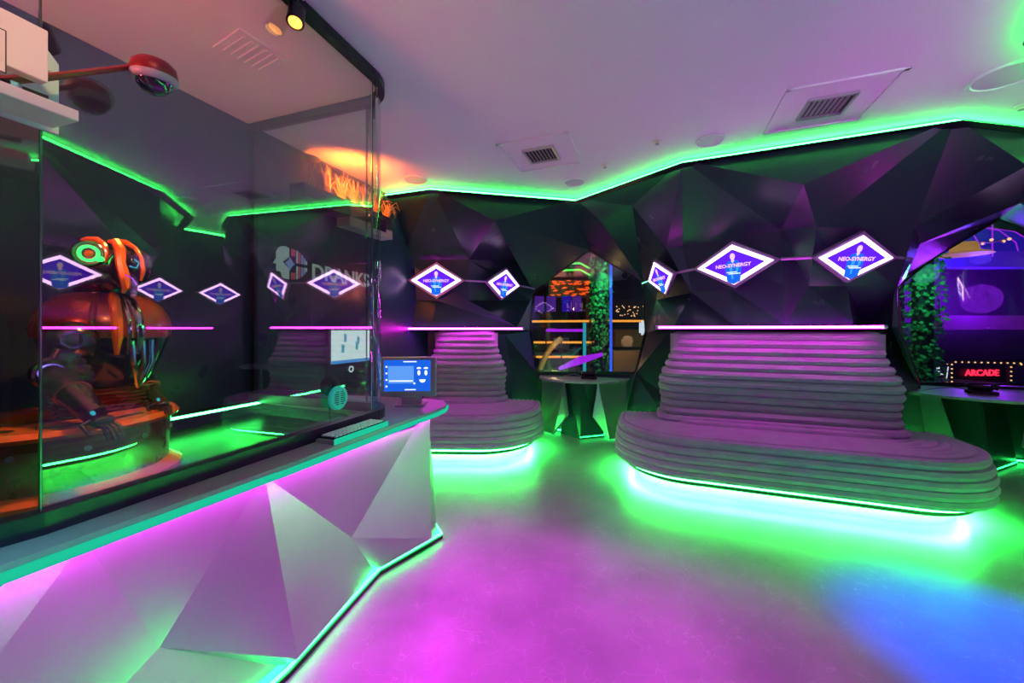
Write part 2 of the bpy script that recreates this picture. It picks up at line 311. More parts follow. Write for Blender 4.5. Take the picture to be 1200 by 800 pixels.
# right alcove: overhang above the second window and its outer flank
X3 = {'X1':U(1204,194,2.80), 'X2':U(1275,235,3.1), 'Y1':U(1195,238,3.35), 'Y0':U(1098,300,win2(1098)), 'Y2':U(1170,256,win2(1170)), 'Y3':U(1290,300,win2(1290)), 'Z0':U(1062,325,win2(1062)), 'K1':U(1078,286,3.55),
      'c6':top(6), 'c5':top(5), 'J':U(1052,390,win2(1052)), 'Jt':U(1052,336,win2(1052))}
facets('wall_right_alcove', ['C4 c5 X1','C4 X1 P7','c5 c6 X2 X1','P7 X1 Y1 K1','K1 Y1 Y2 Y0','P7 K1 L6','K1 Y0 Z0','K1 Z0 L6','X1 X2 Y3 Y1','Y1 Y3 Y2','L6 Z0 Jt','L6 Jt J E7','E7 J j3 r1'], dict(X2, **X3))
WR = Vector((5.55,4.15,0))
facets('wall_right_flank', [['a','b','c','d'],['a','d','t2','t1'],['c','b','e','f'],['d','c','f','g'],['d','g','t2'],['g','h','t3','t2'],['f','e','i','j'],['g','f','j','k'],['g','k','h'],['h','k','t4','t3b','t3'],['j','i','l','m'],['k','j','m','n'],['k','n','t5','t4']],
  {'a':Vector((5.5,4.1,2.2)),'b':Vector((5.5,4.1,0)),'c':Vector((5.35,2.9,1.2)),'d':Vector((5.12,3.1,2.2)),'e':Vector((5.4,2.05,0)),'f':Vector((5.3,2.1,1.2)),'g':Vector((5.0,2.15,2.2)),'h':Vector((4.0,2.2,2.4)),
   'i':Vector((3.95,1.95,0)),'j':Vector((3.85,1.9,1.4)),'k':Vector((3.5,1.85,2.3)),'l':Vector((3.75,-1.5,0)),'m':Vector((3.7,-1.5,1.4)),'n':Vector((3.3,-1.5,2.3)),
   't1':top(6),'t2':Vector((4.55,2.45,CEIL)),'t3':Vector((3.6,2.3,CEIL)),'t4':Vector((1.80,1.0,CEIL)),'t3b':Vector((2.68,1.96,CEIL)),'t5':Vector((2.5,-1.5,CEIL))})

# LED strip round the ceiling edge
sp = [Vector((x, y, CEIL-.036)) for x, y in STRIP]
st = thing('ceiling_light_strip', sp[1], 'continuous glowing green light strip zigzagging where the faceted wall meets the ceiling', 'light strip')
MB().tube(sp, .012).build('light_tube', M['g_strip'], st, smooth=True)
# narrow ledge added under the strip to keep its light off the seats and floor
lb = MB(); NI = []
for i, p in enumerate(sp):
    t_ = ((sp[min(i+1,len(sp)-1)]-p).normalized() + (p-sp[max(i-1,0)]).normalized()).normalized(); NI.append(Vector((t_.y, -t_.x, 0)))
for i in range(len(sp)-1):
    for z_ in (-.024, -.020): lb.poly([sp[i]+NI[i]*.050+Vector((0,0,z_)), sp[i+1]+NI[i+1]*.050+Vector((0,0,z_)), sp[i+1]-NI[i+1]*.06+Vector((0,0,z_)), sp[i]-NI[i]*.06+Vector((0,0,z_))])
    lb.poly([sp[i]+NI[i]*.050+Vector((0,0,-.024)), sp[i+1]+NI[i+1]*.050+Vector((0,0,-.024)), sp[i+1]+NI[i+1]*.050+Vector((0,0,-.020)), sp[i]+NI[i]*.050+Vector((0,0,-.020))])
lb.build('light_shield', M['black'], st)

# ------------------------------------------------------------------ windows
def window(name, pts, depthdir, parts):
    t = thing(name, (pts[0].x, pts[0].y, 0), kind='structure')
    n = (pts[1]-pts[0]).cross(pts[2]-pts[0]).normalized()
    MB().extrude(pts, n*.012).build('window_pane', M['win'], t)
    MB().tube(pts, .018, n=4, closed=True).build('window_frame', M['black'], t)
    return t
W1 = [U(625,341,win1(625)), U(621,385,win1(621)), U(630,436,win1(630)), U(744,437,win1(744)), U(757,388,win1(757)), U(754,331,win1(754)), U(690,293,win1(690))]
W1 = [p*1.0+Vector((.004,.012,0)) for p in W1]
window('window_1', W1, None, None)
W2 = [U(1052,336,win2(1052)), U(1056,390,win2(1056)), U(1079,449,win2(1079)), U(1300,452,win2(1300)), U(1300,300,win2(1300)), U(1172,256,win2(1172)), U(1098,299,win2(1098))]
W2 = [p+Vector((.006,.012,0)) for p in W2]
window('window_2', W2, None, None)

# low walls under the windows
def lowwall(name, a, b, z1):
    tag(MB().poly([a, b, Vector((b.x,b.y,z1)), Vector((a.x,a.y,z1))]) and None, None) if False else None
    d = (b-a).normalized(); n = Vector((-d.y, d.x, 0))
    tag(MB().prism([(a.x,a.y),(b.x,b.y),(b.x+n.x*.1,b.y+n.y*.1),(a.x+n.x*.1,a.y+n.y*.1)], 0, z1).build(name, M['facet']), kind='structure')
lowwall('wall_far_low', Vector((.30,5.56,0)), Vector((1.62,5.16,0)), .83)
lowwall('wall_right_low', Vector((4.35,4.76,0)), Vector((5.6,4.13,0)), .80)

# ------------------------------------------------------------------ sofas
def dpath(a, f, B, z, rc, n=10):
    rc = min(rc, f+B-.02, a-.05); pts = [(-a,-B), (-a,-B+(f+B-rc)*.5), (-a, f-rc)]
    for i in range(1, n+1): t = PI - (PI/2)*i/n; pts.append((-a+rc+rc*math.cos(t), f-rc+rc*math.sin(t)))
    m = 8
    for i in range(1, m): pts.append((-a+rc+(2*a-2*rc)*i/m, f))
    for i in range(0, n+1): t = PI/2 - (PI/2)*i/n; pts.append((a-rc+rc*math.cos(t), f-rc+rc*math.sin(t)))
    pts += [(a,-B+(f+B-rc)*.5), (a,-B)]
    return [Vector((x, -y, z)) for x, y in pts]       # local -Y faces the room
def make_sofa(name, loc, rz, label, group, A, Fr, B, ba, bf, rc, seat_f, height=1.36):
    t = thing(name, loc, label, 'sofa', group, rz)
    s = MB()
    for i in range(5): s.tube(dpath(A-(.0,.0,.005,.015,.03)[i], Fr-(.01,.0,.0,.005,.02)[i], B, .205+.068*i, rc), .043, sq=.95)
    k = 7
    for i in range(k):
        q = (i+1)/k; s.tube(dpath(A-.03-(A-.03-ba-.04)*q, Fr-.02-(Fr-.02-bf-.10)*q, B, .487+.012*q*q+(.03 if i == k-1 else 0), rc*(1-.45*q)), .046, sq=.9)
    o = s.build('seat', M['velvet'], t, local=True, smooth=True)
    MB().prism([(p.x, p.y) for p in dpath(A-.03, Fr-.03, B, 0, rc)], .17, .47).build('seat_core', M['velvet'], t, local=True)
    s = MB(); N = 12
    for i in range(N):
        q = i/(N-1); z = .555+(height-.555)*q
        da = [.08,.05,.045,.055,.065,.06,.035,.0,-.03,-.05,-.065,-.075][i]; df = [.06,.02,.0,.0,.015,.025,.03,.01,-.01,-.02,-.03,-.04][i]
        s.tube(dpath(ba+da-.04, bf+df, B, z, .16), .044, sq=.95)
    s.build('backrest', M['velvet'], t, local=True, smooth=True)
    MB().prism([(p.x, p.y) for p in dpath(ba-.05, bf-.05, B, 0, .12)], .45, height+.02).build('backrest_core', M['velvet'], t, local=True)
    MB().tube(dpath(A-.045, Fr-.045, B-.02, .150, rc-.03, 14), .010).build('light_tube', M['g_thin'], t, local=True, smooth=True)
    MB().tube(dpath(A-.075, Fr-.075, B-.02, .118, rc-.05, 14), .022, n=6).build('trim_rail', M['black'], t, local=True)
    pts = dpath(A-.15, Fr-.15, B-.02, 0, rc-.10, 14)
    MB().prism([(p.x, p.y) for p in pts], .0, .165).build('plinth', M['plinth'], t, local=True)
    g = MB(); out = dpath(A-.095, Fr-.095, B-.02, 0, rc-.065, 14); inn = dpath(A-.135, Fr-.135, B-.02, 0, rc-.095, 14)
    for i in range(len(out)-1):      # tilted diffuser tucked under the seat, shining down on the floor
        a, b = out[i], out[i+1]; c, d = inn[i+1], inn[i]; g.poly([(a.x,a.y,.118),(b.x,b.y,.118),(c.x,c.y,.096),(d.x,d.y,.096)])
    g.build('light_diffuser', M['g_soft'], t, local=True, solid=.003)
    return t
SG = 'ribbed velvet sofas with green underglow'
big = make_sofa('ribbed_sofa', (2.40,3.59,0), math.atan2(-.355,.935), 'large wide ribbed velvet sofa with green underglow, below the two biggest diamond signs', SG, 1.36, .65, .26, .91, .07, .60, 0)
make_sofa('ribbed_sofa', (-.585,4.86,0), -.03, 'smaller ribbed velvet sofa with green underglow, half hidden by the counter end', SG, .93, .82, .12, .45, .05, .68, 0)
third = copy_tree(big); third.location = (3.42,.60,0); third.rotation_euler.z = -PI/2-.10; third['label'] = 'ribbed velvet sofa mirrored in the booth glass, standing beside the camera'

# magenta light bars over the sofas
def bar(p, q, label, r=.011):
    t = thing('light_bar', p, label, 'light bar', 'magenta light bars above the sofa backs')
    MB().tube([p, q], r).build('light_tube', M['m_strip'], t, smooth=True)
    d = (q-p).normalized(); n = Vector((-d.y, d.x, 0)); n = n if n.dot(Vector((p.x,p.y,0))) > 0 else -n
    MB().box((p+q)/2+n*.022, ((q-p).length, .018, .03), math.atan2(d.y,d.x)).build('mounting_rail', M['black'], t)
    for e in (p, q): MB().tube([e-d*.012*(1 if e is p else -1), e+d*.012*(1 if e is p else -1)], r*1.5).build('end_cap', M['silver'], t)
    return t
bar(U(770,383.5,3.76), U(1037,383,3.16), 'long magenta light bar above the large ribbed sofa')
bar(U(472,385,4.68), U(613,385,4.84), 'magenta light bar above the smaller ribbed sofa behind the counter')
bar(Vector((3.60,1.75,1.44)), Vector((3.52,-.9,1.44)), 'magenta light bar above the sofa beside the camera, seen mirrored in glass')
bar(Vector((5.22,3.1,1.44)), Vector((5.22,2.25,1.44)), 'short magenta light bar on the flank of the right alcove, seen in reflection')

# ------------------------------------------------------------------ diamond signs
def diamond(center, right, lean, label, wid=.70, hgt=.42, parts=True):
    r = Vector(right).normalized(); n = Vector((r.y, -r.x, 0))           # outward to the room
    if n.dot(-Vector(center)) < 0 and label.find('mirrored') < 0: n = -n
    up = (Vector((0,0,1))*hgt/2 + n*lean); t = thing('diamond_sign', center, label, 'sign', 'diamond signs in a row along the faceted wall')
    mt = basis(r, up, center); 
    def rh(sx, sy, z, cut=None):
        p = [(-sx,0),(0,-sy),(sx,0),(0,sy)]; return [mt @ Vector((a, b, z)) for a, b in p]
    W, Hh = wid/2, hgt/2; nn = (mt.to_3x3() @ Vector((0,0,1)))
    MB().extrude(rh(W, Hh, -.02), nn*.035).build('sign_frame', M['frame'], t)
    b = MB(); o = rh(W*.87, Hh*.85, .0175); i = rh(W*.70, Hh*.66, .0175)
    for k in range(4): b.extrude([o[k], o[(k+1)%4], i[(k+1)%4], i[k]], nn*.004)
    b.build('border_light', M['d_white'], t)
    s = MB().extrude(rh(W*.70, Hh*.66, .016), nn*.004).build('screen', M['d_violet'], t)
    f = MB()     # poster figure, waist up, plain blue jacket
    body = [(.0,-.176),(-.056,-.148),(-.066,-.045),(-.064,.0),(-.045,.030),(-.015,.042),(.015,.042),(.045,.030),(.064,.0),(.066,-.045),(.056,-.148)]
    sc_ = hgt/.42
    f.extrude([mt @ Vector((x*sc_, y*sc_, .022)) for x, y in body], nn*.002); f.build('poster_jacket', M['d_blue'], s)
    f = MB(); f.extrude([mt @ Vector((x*sc_, y*sc_, .0245)) for x, y in [(-.014,-.13),(-.030,-.04),(-.010,.03),(.0,-.13)]], nn*.001); f.extrude([mt @ Vector((x*sc_, y*sc_, .0245)) for x, y in [(.030,-.10),(.022,-.02),(.038,.02),(.046,-.04)]], nn*.001); f.build('poster_jacket_fold', M['d_cyan'], s)
    f = MB(); f.extrude([mt @ Vector((.021*math.cos(a*PI/8)*sc_, (.074+.029*math.sin(a*PI/8))*sc_, .024)) for a in range(16)], nn*.002)
    f.extrude([mt @ Vector((x*sc_, y*sc_, .0238)) for x, y in [(-.010,.055),(-.013,.034),(0,.015),(.013,.034),(.010,.055)]], nn*.001); f.build('poster_head', M['d_skin'], s)
    text_obj('sign_text', 'NEO-SYNERGY', .044*sc_, mt @ Matrix.Translation((0,-.008*sc_,.027)), M['d_text'], s, 1.0, .0008, .0012)
    c = MB()
    for x, y, ww in ((-.012,-.066,.085),(.010,-.080,.10)): c.extrude([mt @ Vector((q*sc_, e*sc_, .026)) for q, e in ((x-ww/2,y-.0035),(x+ww/2,y-.0035),(x+ww/2,y+.0035),(x-ww/2,y+.0035))], nn*.001)
    c.build('caption_line', M['wht'], s)
    return t, center - r*W, center + r*W
z2 = 2.01
DS = [diamond(U(511.5,328.5,4.70), (1,0,0), .0, 'left-hand bright diamond sign facing front, over the smaller sofa', .69, .44),
      diamond(U(590,332.5,4.97), (.68,.73,0), .045, 'small tilted diamond sign on the angled panel left of the far window', .64, .42),
      diamond(U(774.5,325,4.22), (.06,-1,0), .075, 'narrow steeply foreshortened diamond sign just right of the far window', .66, .42),
      diamond(U(860,310,3.52), (.64,-.77,0), .03, 'bright diamond sign with thick white border over the left half of the large sofa', .73, .42),
      diamond(U(1001,301.5,3.16), (1,0,0), .085, 'large diamond sign over the right half of the large sofa, nearest to the right alcove', .69, .42)]
D3 = [diamond(Vector((3.38,1.30,2.02)), (.10,-1,0), .03, 'diamond sign mirrored at the far left of the booth glass', .70, .42),
      diamond(Vector((4.95,2.35,2.02)), (-.15,-1,0), .03, 'diamond sign mirrored in glass, second from the left', .66, .42),
      diamond(Vector((5.06,3.15,2.02)), (.05,-1,0), .03, 'diamond sign mirrored in glass, third from the left', .66, .42)]
def rail(a, b, label): 
    o = MB().tube([a, b], .012, n=6).build('sign_rail', M['frame']); tag(o, label, 'rail', 'slim rails linking the diamond signs')
rail(U(464,330.5,4.86), DS[0][1], 'slim lilac rail running left from the sign over the smaller sofa to the glass')
rail(DS[0][2], DS[1][1], 'slim lilac rail between the two signs left of the far window')
rail(DS[1][2], U(626,338,5.50), 'short lilac rail from the small tilted sign to the far window')
rail(U(753,332,5.0), DS[2][1], 'short lilac rail from the far window to the narrow sign')
rail(DS[2][2], DS[3][1], 'short lilac rail between the narrow sign and the thick-bordered sign')
rail(DS[3][2], DS[4][1], 'horizontal lilac rail between the two signs over the large sofa')
rail(DS[4][2], U(1068,303,3.35), 'short lilac rail right of the sign nearest the right alcove')

# ------------------------------------------------------------------ counter
EDGE = [(-1.62,-.35), (-1.152,.874), (-.903,1.488), (-.587,2.34), (-.49,2.57)]
ARC = [(-.460,2.68), (-.465,2.78), (-.51,2.87), (-.60,2.94), (-.75,2.99)]
outer = EDGE + ARC + [(-1.80,3.22)]
inner = [(wl(2.95)+.0,2.95), (-1.12,2.60), (-.98,2.42), (-.93,2.25), (gl(1.0)-.14,1.0), (-1.95,-.25)]
ct = thing('reception_counter', (-.9,1.6,0), 'long faceted silver reception counter with grey top, turquoise edge and green base light', 'counter')
MB().prism(outer+[(wl(3.2)+.02,3.2)]+inner, .862, .897).build('worktop', M['top'], ct)
def offs(pts, d):
    out = []
    for i, p in enumerate(pts):
        a = Vector(pts[max(i-1,0)]); b = Vector(pts[min(i+1,len(pts)-1)]); t = (b-a).normalized(); out.append((p[0]-t.y*d*-1*-1, p[1]+t.x*d))
    return out
eo = offs(EDGE+ARC, -.006)
e = MB()
for i in range(len(eo)-1):
    a, b = eo[i], eo[i+1]; e.poly([(a[0],a[1],  .854),(b[0],b[1],.854),(b[0],b[1],.880),(a[0],a[1],.880)])
e.build('edge_trim', M['edge'], ct, solid=.006)
li = offs(EDGE+ARC, .024)
l1 = offs(EDGE+ARC, .009); l2 = offs(EDGE+ARC, .027); lb = MB()
for i in range(len(l1)-1): lb.poly([(*l1[i],.8605), (*l1[i+1],.8605), (*l2[i+1],.8585), (*l2[i],.8585)])
lb.build('under_lip_light', M['m_lip'], ct, solid=.0015)
CV = {'t0':Vector((-1.68,-.3,.862)),'t1':Vector((-1.145,1.04,.862)),'t2':Vector((-.955,1.50,.862)),'t2b':U(492,501,2.40)+Vector((-.03,.01,0)),'t3':Vector((-.535,2.50,.862)),'t4':Vector((-.60,2.86,.86)),'t5':Vector((-1.1,3.0,.86)),
      'm1':U(187,758,1.30),'m2':U(349,772,1.60),'m3':U(412,630,2.05),'m4':U(439,669,2.24),'m5':U(506,631,2.46),
      'b0':Vector((-1.60,-.3,.04)),'b1':Vector((-1.36,.45,.04)),'b2':Vector((-1.06,1.33,.04)),'b3':Vector((-.955,1.60,.04)),'b4':Vector((-.805,2.27,.04)),'b5':Vector((-.515,2.66,.04)),'b6':Vector((-.62,2.84,.04)),'b7':Vector((-1.1,2.98,.04))}
fr = MB()
faces = ['t0 t1 b1 b0','t1 m1 b1','t1 t2 m1','t2 m2 m1','t2 m3 m2','m3 m4 m2','t2 t2b m3','t2b t3 m5 m3','m3 m5 m4','m1 m2 b3 b2','m1 b2 b1','m2 m4 b4 b3','m4 m5 b5 b4','t3 b5 m5','t3 t4 b6 b5','t4 t5 b7 b6']
cv = {k: fr.bm.verts.new(p) for k, p in CV.items()}
for f in faces:
    k = f.split(); fr.bm.faces.new([cv[q] for q in k[:3]])
    if len(k) == 4: fr.bm.faces.new([cv[k[0]], cv[k[2]], cv[k[3]]])
fr.build('faceted_front', M['counter'], ct, solid=-.012)
# green light tube standing just in front of the counter's foot
bl = [(CV[k].x, CV[k].y) for k in ('b0','b1','b2','b3','b4','b5','b6')]
g = MB(); bo = offs(bl, -.006)
MB().tube([(x,y,.034) for x, y in offs(bl, -.034)], .008).build('base_light_tube', M['g_foot'], ct, smooth=True)
for i in range(len(bo)-1):
    a, b = bo[i], bo[i+1]; g.poly([(a[0],a[1],.022),(b[0],b[1],.022),(b[0],b[1],.052),(a[0],a[1],.052)])
g.build('base_light', M['g_base'], ct, solid=.006)
MB().prism(offs(bl, -.045)+[(-1.05,2.6),(-1.2,1.6),(-1.75,-.3)], .0, .022).build('kick_rail', M['black'], ct)
# ------------------------------------------------------------------ glass screen of the booth
JO = Vector((gl(1.012),1.012)); S0 = Vector((gl(2.25),2.25)); dF = Vector((.322,.947)); dS = Vector((-.947,.322)); RR = .22
Cc = S0 + dS*RR
arc = [Cc + (-dS*math.cos(t)+dF*math.sin(t))*RR for t in [i*PI/2/10 for i in range(11)]]
E1_ = arc[-1]; tE = 0
while (E1_+dS*tE).x > wl((E1_+dS*tE).y)+.01: tE += .005
END = E1_+dS*tE
LEFT = Vector((-1.60,.42))
gs = thing('booth_glass_screen', (S0.x, S0.y, .9), 'tall clear glass screen with a rounded corner standing on the counter around the robot booth', 'glass screen')
def pane(pts, name='glass_pane', z0=.93, z1=CEIL-.05, m='glass'):
    b = MB()
    for i in range(len(pts)-1): b.poly([(pts[i].x,pts[i].y,z0),(pts[i+1].x,pts[i+1].y,z0),(pts[i+1].x,pts[i+1].y,z1),(pts[i].x,pts[i].y,z1)])
    bmesh.ops.remove_doubles(b.bm, verts=b.bm.verts, dist=1e-5)
    return b.build(name, M[m], gs, smooth=len(pts) > 2, solid=.010)
pane([LEFT, JO-(JO-LEFT).normalized()*.004]); pane([JO+dF*.004, S0-dF*.003]); pane([S0+dF*.001]+arc[1:-1]+[E1_-dS*.001], m='glass_c'); pane([E1_+dS*.003, END])
for p in (JO, S0, E1_): MB().box((p.x,p.y,(.93+CEIL-.05)/2), (.004,.004,CEIL-.05-.93), -.3).build('glass_joint', M['gl_edge'], gs)
def strip_prism(path, w, z0, z1, name, m, parent):
    b = MB(); n = len(path); L = []; Rr = []
    for i, p in enumerate(path):
        t = (path[min(i+1,n-1)]-path[max(i-1,0)]).normalized(); q = Vector((-t.y,t.x)); L.append(p+q*w/2); Rr.append(p-q*w/2)
    return b.prism(L+Rr[::-1], z0, z1).build(name, m, parent)
full = [LEFT, JO, S0]+arc[1:]+[END]
strip_prism(full, .05, .8975, .955, 'bottom_channel', M['channel'], gs)
strip_prism(full, .045, CEIL-.055, CEIL-.002, 'top_track', M['black'], gs)
ob = MB().box((END.x+.03, END.y-.01, 1.9), (.03,.03,1.95), -.3).build('wall_channel', M['black'], gs)

# platform inside the booth
bar_in = [(gl(1.0)-.16,1.0), (-.95,2.25), (-1.0,2.42), (-1.14,2.58), (wl(2.9)+.01,2.9), (wl(.0)+.01,0), (-2.0,-.2)]
tag(MB().prism(bar_in, 0, .80).build('booth_platform', M['black'], bevel=.004), 'low dark platform filling the booth behind the glass, under the robot', 'platform')
bb = thing('back_ledge', (wl(2.3),2.3,.86), 'shallow ledge with a bright green light line along the booth back wall', 'ledge')
a, b = Vector((wl(2.05),2.05)), Vector((wl(2.86),2.86)); dd = (b-a).normalized(); nn_ = Vector((dd.y,-dd.x))
MB().prism([a+nn_*.002, b+nn_*.002, b+nn_*.10, a+nn_*.10], .885, .905).build('ledge_top', M['black'], bb)
MB().tube([Vector((*(a+nn_*.10),.893)), Vector((*(b+nn_*.10),.893))], .007).build('light_tube', M['g_thin'], bb)

# ------------------------------------------------------------------ faceted tables of the alcoves
def alcove_table(name, label, c, rz, wd, dp, ped):
    t = thing(name, (c[0],c[1],0), label, 'table', 'faceted wall tables in the alcoves', rz)
    pts = [(-wd/2,0),(wd/2,0)] + [(wd/2*math.cos(i*PI/12)*.98, -.04-dp*math.sin(i*PI/12)) for i in range(13)]
    MB().prism(pts, .748, .775).build('table_top', M['top'], t, local=True)
    for s in (-1, 1):
        p = MB()
        A_ = [Vector((s*wd*.47,-.02,.74)), Vector((s*wd*.18,-dp*.55,.74)), Vector((s*wd*.13,-dp*.62,.30)), Vector((s*wd*.30,-.28,.02)), Vector((s*wd*.47,-.10,.02))]
        p.poly(A_); p.build('side_panel', M['counter'], t, local=True, solid=.015)
    p = MB(); q = [Vector((-wd*.17,-.16,.74)), Vector((0,-dp*.50,.74)), Vector((wd*.17,-.16,.74)), Vector((-wd*.24,-.12,0)), Vector((0,-dp*.66,0)), Vector((wd*.24,-.12,0))]
    p.poly([q[0],q[1],q[4],q[3]]); p.poly([q[1],q[2],q[5],q[4]]); p.build('pedestal', M['facet'], t, local=True, solid=.01)
    MB().tube([Vector((-wd*.44,-.05,.03)), Vector((wd*.44,-.05,.03))], .007).build('rear_fill_tube', M['g_foot'], t, local=True)  # extra tube added to throw green onto the side panels
    MB().tube([Vector((0,-dp*.66-.01,.03)), Vector((wd*.24,-.13,.03))], .006).build('base_light', M['g_base'], t, local=True)
    return t
alcove_table('wall_table', 'faceted wall table with half-round top under the far window', (.98,5.33), -.30, 1.22, .50, None)
alcove_table('wall_table', 'faceted wall table with green-lit base under the right-hand window', (4.98,4.38), -.46, 1.75, .95, None)
def device(c, rz, label):
    t = thing('tabletop_scanner', c, label, 'device', 'cabled handheld devices on the alcove tables', rz)
    MB().box((0,0,.014), (.20,.12,.028)).build('cradle', M['rubber'], t, local=True, bevel=.006)
    R = Matrix.Rotation(-.5, 3, 'X'); MB().box((0,0,.055), (.17,.10,.03), R=R).build('body', M['rubber'], t, local=True, bevel=.008)
    MB().box((0,-.008,.073), (.085,.060,.003), R=R).build('screen', M['vio_d'], t, local=True)
    for s in (-1,1): MB().tube([(s*.085,-.04,.05),(s*.11,-.02,.08),(s*.09,.04,.085)], .012).build('grip', M['black'], t, local=True, smooth=True)
    MB().tube([(-.08,.0,.03),(-.20,.02,.05),(-.34,-.02,.03),(-.44,-.04,.004)], .004, n=6).build('cable', M['grey'], t, local=True, smooth=True)
    return t
device((.98+.03,5.33-.24,.775), -.3, 'small black cabled scanner on the far wall table')
device((4.74,3.92,.775), -.5, 'larger-looking black cabled scanner on the right wall table')

# ------------------------------------------------------------------ ceiling fittings
def on_ceil(px, py): d = (CEIL-EYE)*F/(HOR-py); return Vector(((px-600)/F*d, d, CEIL))
def vent(px, py, rz, label, s=.60):
    c = on_ceil(px, py); t = thing('ceiling_vent', c, label, 'vent', 'square ceiling vents', rz)
    b = MB()
    for x, y, a, e_ in ((0,s/2-.012,s,.024),(0,-s/2+.012,s,.024),(s/2-.012,0,.024,s),(-s/2+.012,0,.024,s)): b.box((x,y,-.006), (a,e_,.012))
    b.build('panel_rim', M['ceiling'], t, local=True)
    MB().box((0,0,-.002), (s-.05,s-.05,.003)).build('access_panel', M['ceiling'], t, local=True)
    b = MB(); g = .125
    for x, y, a, e_ in ((0,g,.26,.02),(0,-g,.26,.02),(g,0,.02,.26),(-g,0,.02,.26)): b.box((x,y,-.012), (a,e_,.018))
    b.build('grille_frame', M['silver'], t, local=True)
    MB().box((0,0,-.006), (.235,.235,.004)).build('duct_opening', M['rubber'], t, local=True)
    for k in range(7):
        MB().box((-.09+.03*k,0,-.012), (.018,.23,.003), R=Matrix.Rotation(.6,3,'Y')).build('slat', M['grey'], t, local=True)
    return t
VR = math.atan2(-.362,.925)+.01
vent(634.5,180,VR, 'smaller-looking square ceiling vent near the far green strip')
vent(968,123,VR, 'large square ceiling vent near the right-hand bend of the green strip')
def disc(px, py, r, label, group='round ceiling speakers'):
    c = on_ceil(px, py); t = thing('ceiling_speaker', c, label, 'speaker', group)
    MB().lathe([(r*.86,-.004),(r*.90,-.012),(r*.97,-.012),(r,-.002),(r,0),(r*.86,0)], (0,0,0), n=40, closed=True).build('speaker_rim', M['ceiling'], t, local=True, smooth=True)
    MB().lathe([(r*.86,0),(r*.86,-.005),(.01,-.007)], (0,0,0), n=40).build('speaker_grille', mat('speaker_mesh', (.62,.6,.65), .7, bump=.3, bscale=400), t, local=True, smooth=True)
disc(1180,88,.16,'large round ceiling speaker cut by the right edge'); disc(832,164,.11,'round ceiling speaker beside the green strip, between the two vents')
disc(673,213,.11,'round ceiling speaker at the lowest bend of the green strip'); disc(487,210,.12,'round ceiling speaker right of the glass corner')
def sprinkler(px, py, label):
    c = on_ceil(px, py); t = thing('fire_sprinkler', c, label, 'sprinkler', 'small fire sprinklers')
    MB().lathe([(.035,0),(.032,-.006),(.012,-.008),(.009,-.022),(.005,-.024)], (0,0,0)).build('escutcheon', M['white'], t, local=True, smooth=True)
    MB().lathe([(.016,-.026),(.016,-.029),(.004,-.032)], (0,0,0)).build('deflector', M['grey'], t, local=True)
sprinkler(770,165,'small white sprinkler just left of the middle ceiling speaker'); sprinkler(709,193,'small dark-centred sprinkler right of the smaller ceiling vent')
sprinkler(1197,124,'sprinkler at the right edge just above the green strip')
vc = on_ceil(296,62)
t = thing('slatted_vent', vc, 'faint white slatted vent flush in the booth ceiling', 'vent', rz=-.5)
MB().box((0,0,-.004), (.26,.26,.008)).build('vent_plate', M['ceiling'], t, local=True)
for k in range(6): MB().box((0,-.09+.036*k,-.010), (.20,.012,.006)).build('slat', M['ceiling'], t, local=True)
# spotlight over the booth
t = thing('ceiling_spotlight', (-.955,1.72,CEIL), 'small black ceiling spotlight with a glowing orange lens, above the booth', 'spotlight')
MB().lathe([(.045,0),(.045,-.012),(.01,-.014),(.008,-.045)], (-.955,1.72,CEIL)).build('mount', M['white'], t, smooth=True)
ax = Vector((.10,-.35,-.93)).normalized(); hc = Vector((-.945,1.70,2.80))
MB().tube([(-.955,1.72,2.885),(-.965,1.735,2.84),hc], .008).build('bracket', M['black'], t)
MB().lathe([(.020,-.05),(.034,-.045),(.036,.045),(.030,.05),(.030,.044)], hc, ax).build('housing', M['black'], t, smooth=True)
MB().lathe([(.027,.040),(.027,.046)], hc, ax).build('lens', M['amber'], t)
for i, (a, b, c, p, gg) in enumerate(SPOTS):  # housings added for the unseen spots
    a = Vector(a); ax = (Vector(b)-a).normalized(); t = thing('ceiling_spotlight', (a.x,a.y,CEIL), 'unseen black track spotlight added to the ceiling to tint the room', 'spotlight', 'unseen track spotlights added for coloured light')
    MB().tube([(a.x,a.y,CEIL), a-ax*.05], .01).build('bracket', M['black'], t)
    MB().lathe([(.075,-.12),(.085,-.02),(.08,-.02),(.07,-.11)], a, ax, closed=True).build('housing', M['black'], t)

# ------------------------------------------------------------------ enclosure and dome camera at the top left
t = thing('wall_enclosure', U(10,110,.93), 'cream box with a square socket plate hung high at the left edge', 'electrical box')
fd = Vector((.30,.955,0)); nd = Vector((fd.y,-fd.x,0))
def slab(a, ln, z0, z1, th, name, m, bev=.003, par=None):
    a = Vector((a[0],a[1],0)); p = [a, a+fd*ln, a+fd*ln+nd*th, a+nd*th]
    return MB().prism([(q.x,q.y) for q in p], z0, z1).build(name, m, par or t, bevel=bev)
P0 = U(48,40,.90); base = Vector((P0.x,P0.y,0))-fd*.42
slab(base, .42, U(48,100,.90).z, P0.z, .03, 'front_plate', M['white'])
slab(base+fd*.02, .42, U(48,146,.90).z, U(48,133,.90).z, .10, 'shelf', M['white'])
so = base+fd*.30+nd*.031
pl = MB(); zc = U(0,58,.82).z
pl.extrude([Vector((so.x,so.y,zc))+fd*a_+Vector((0,0,b_)) for a_, b_ in ((-.06,-.045),(.055,-.045),(.055,.045),(-.06,.045))], nd*.003); pl.build('socket_plate', M['white'], t)
for a_, b_ in ((.02,.012),(-.005,-.012)): MB().lathe([(.006,0),(.006,.003)], Vector((so.x,so.y,zc))+fd*a_+Vector((0,0,b_))+nd*.003, nd, 12).build('socket_hole', M['rubber'], t)
ln = MB()
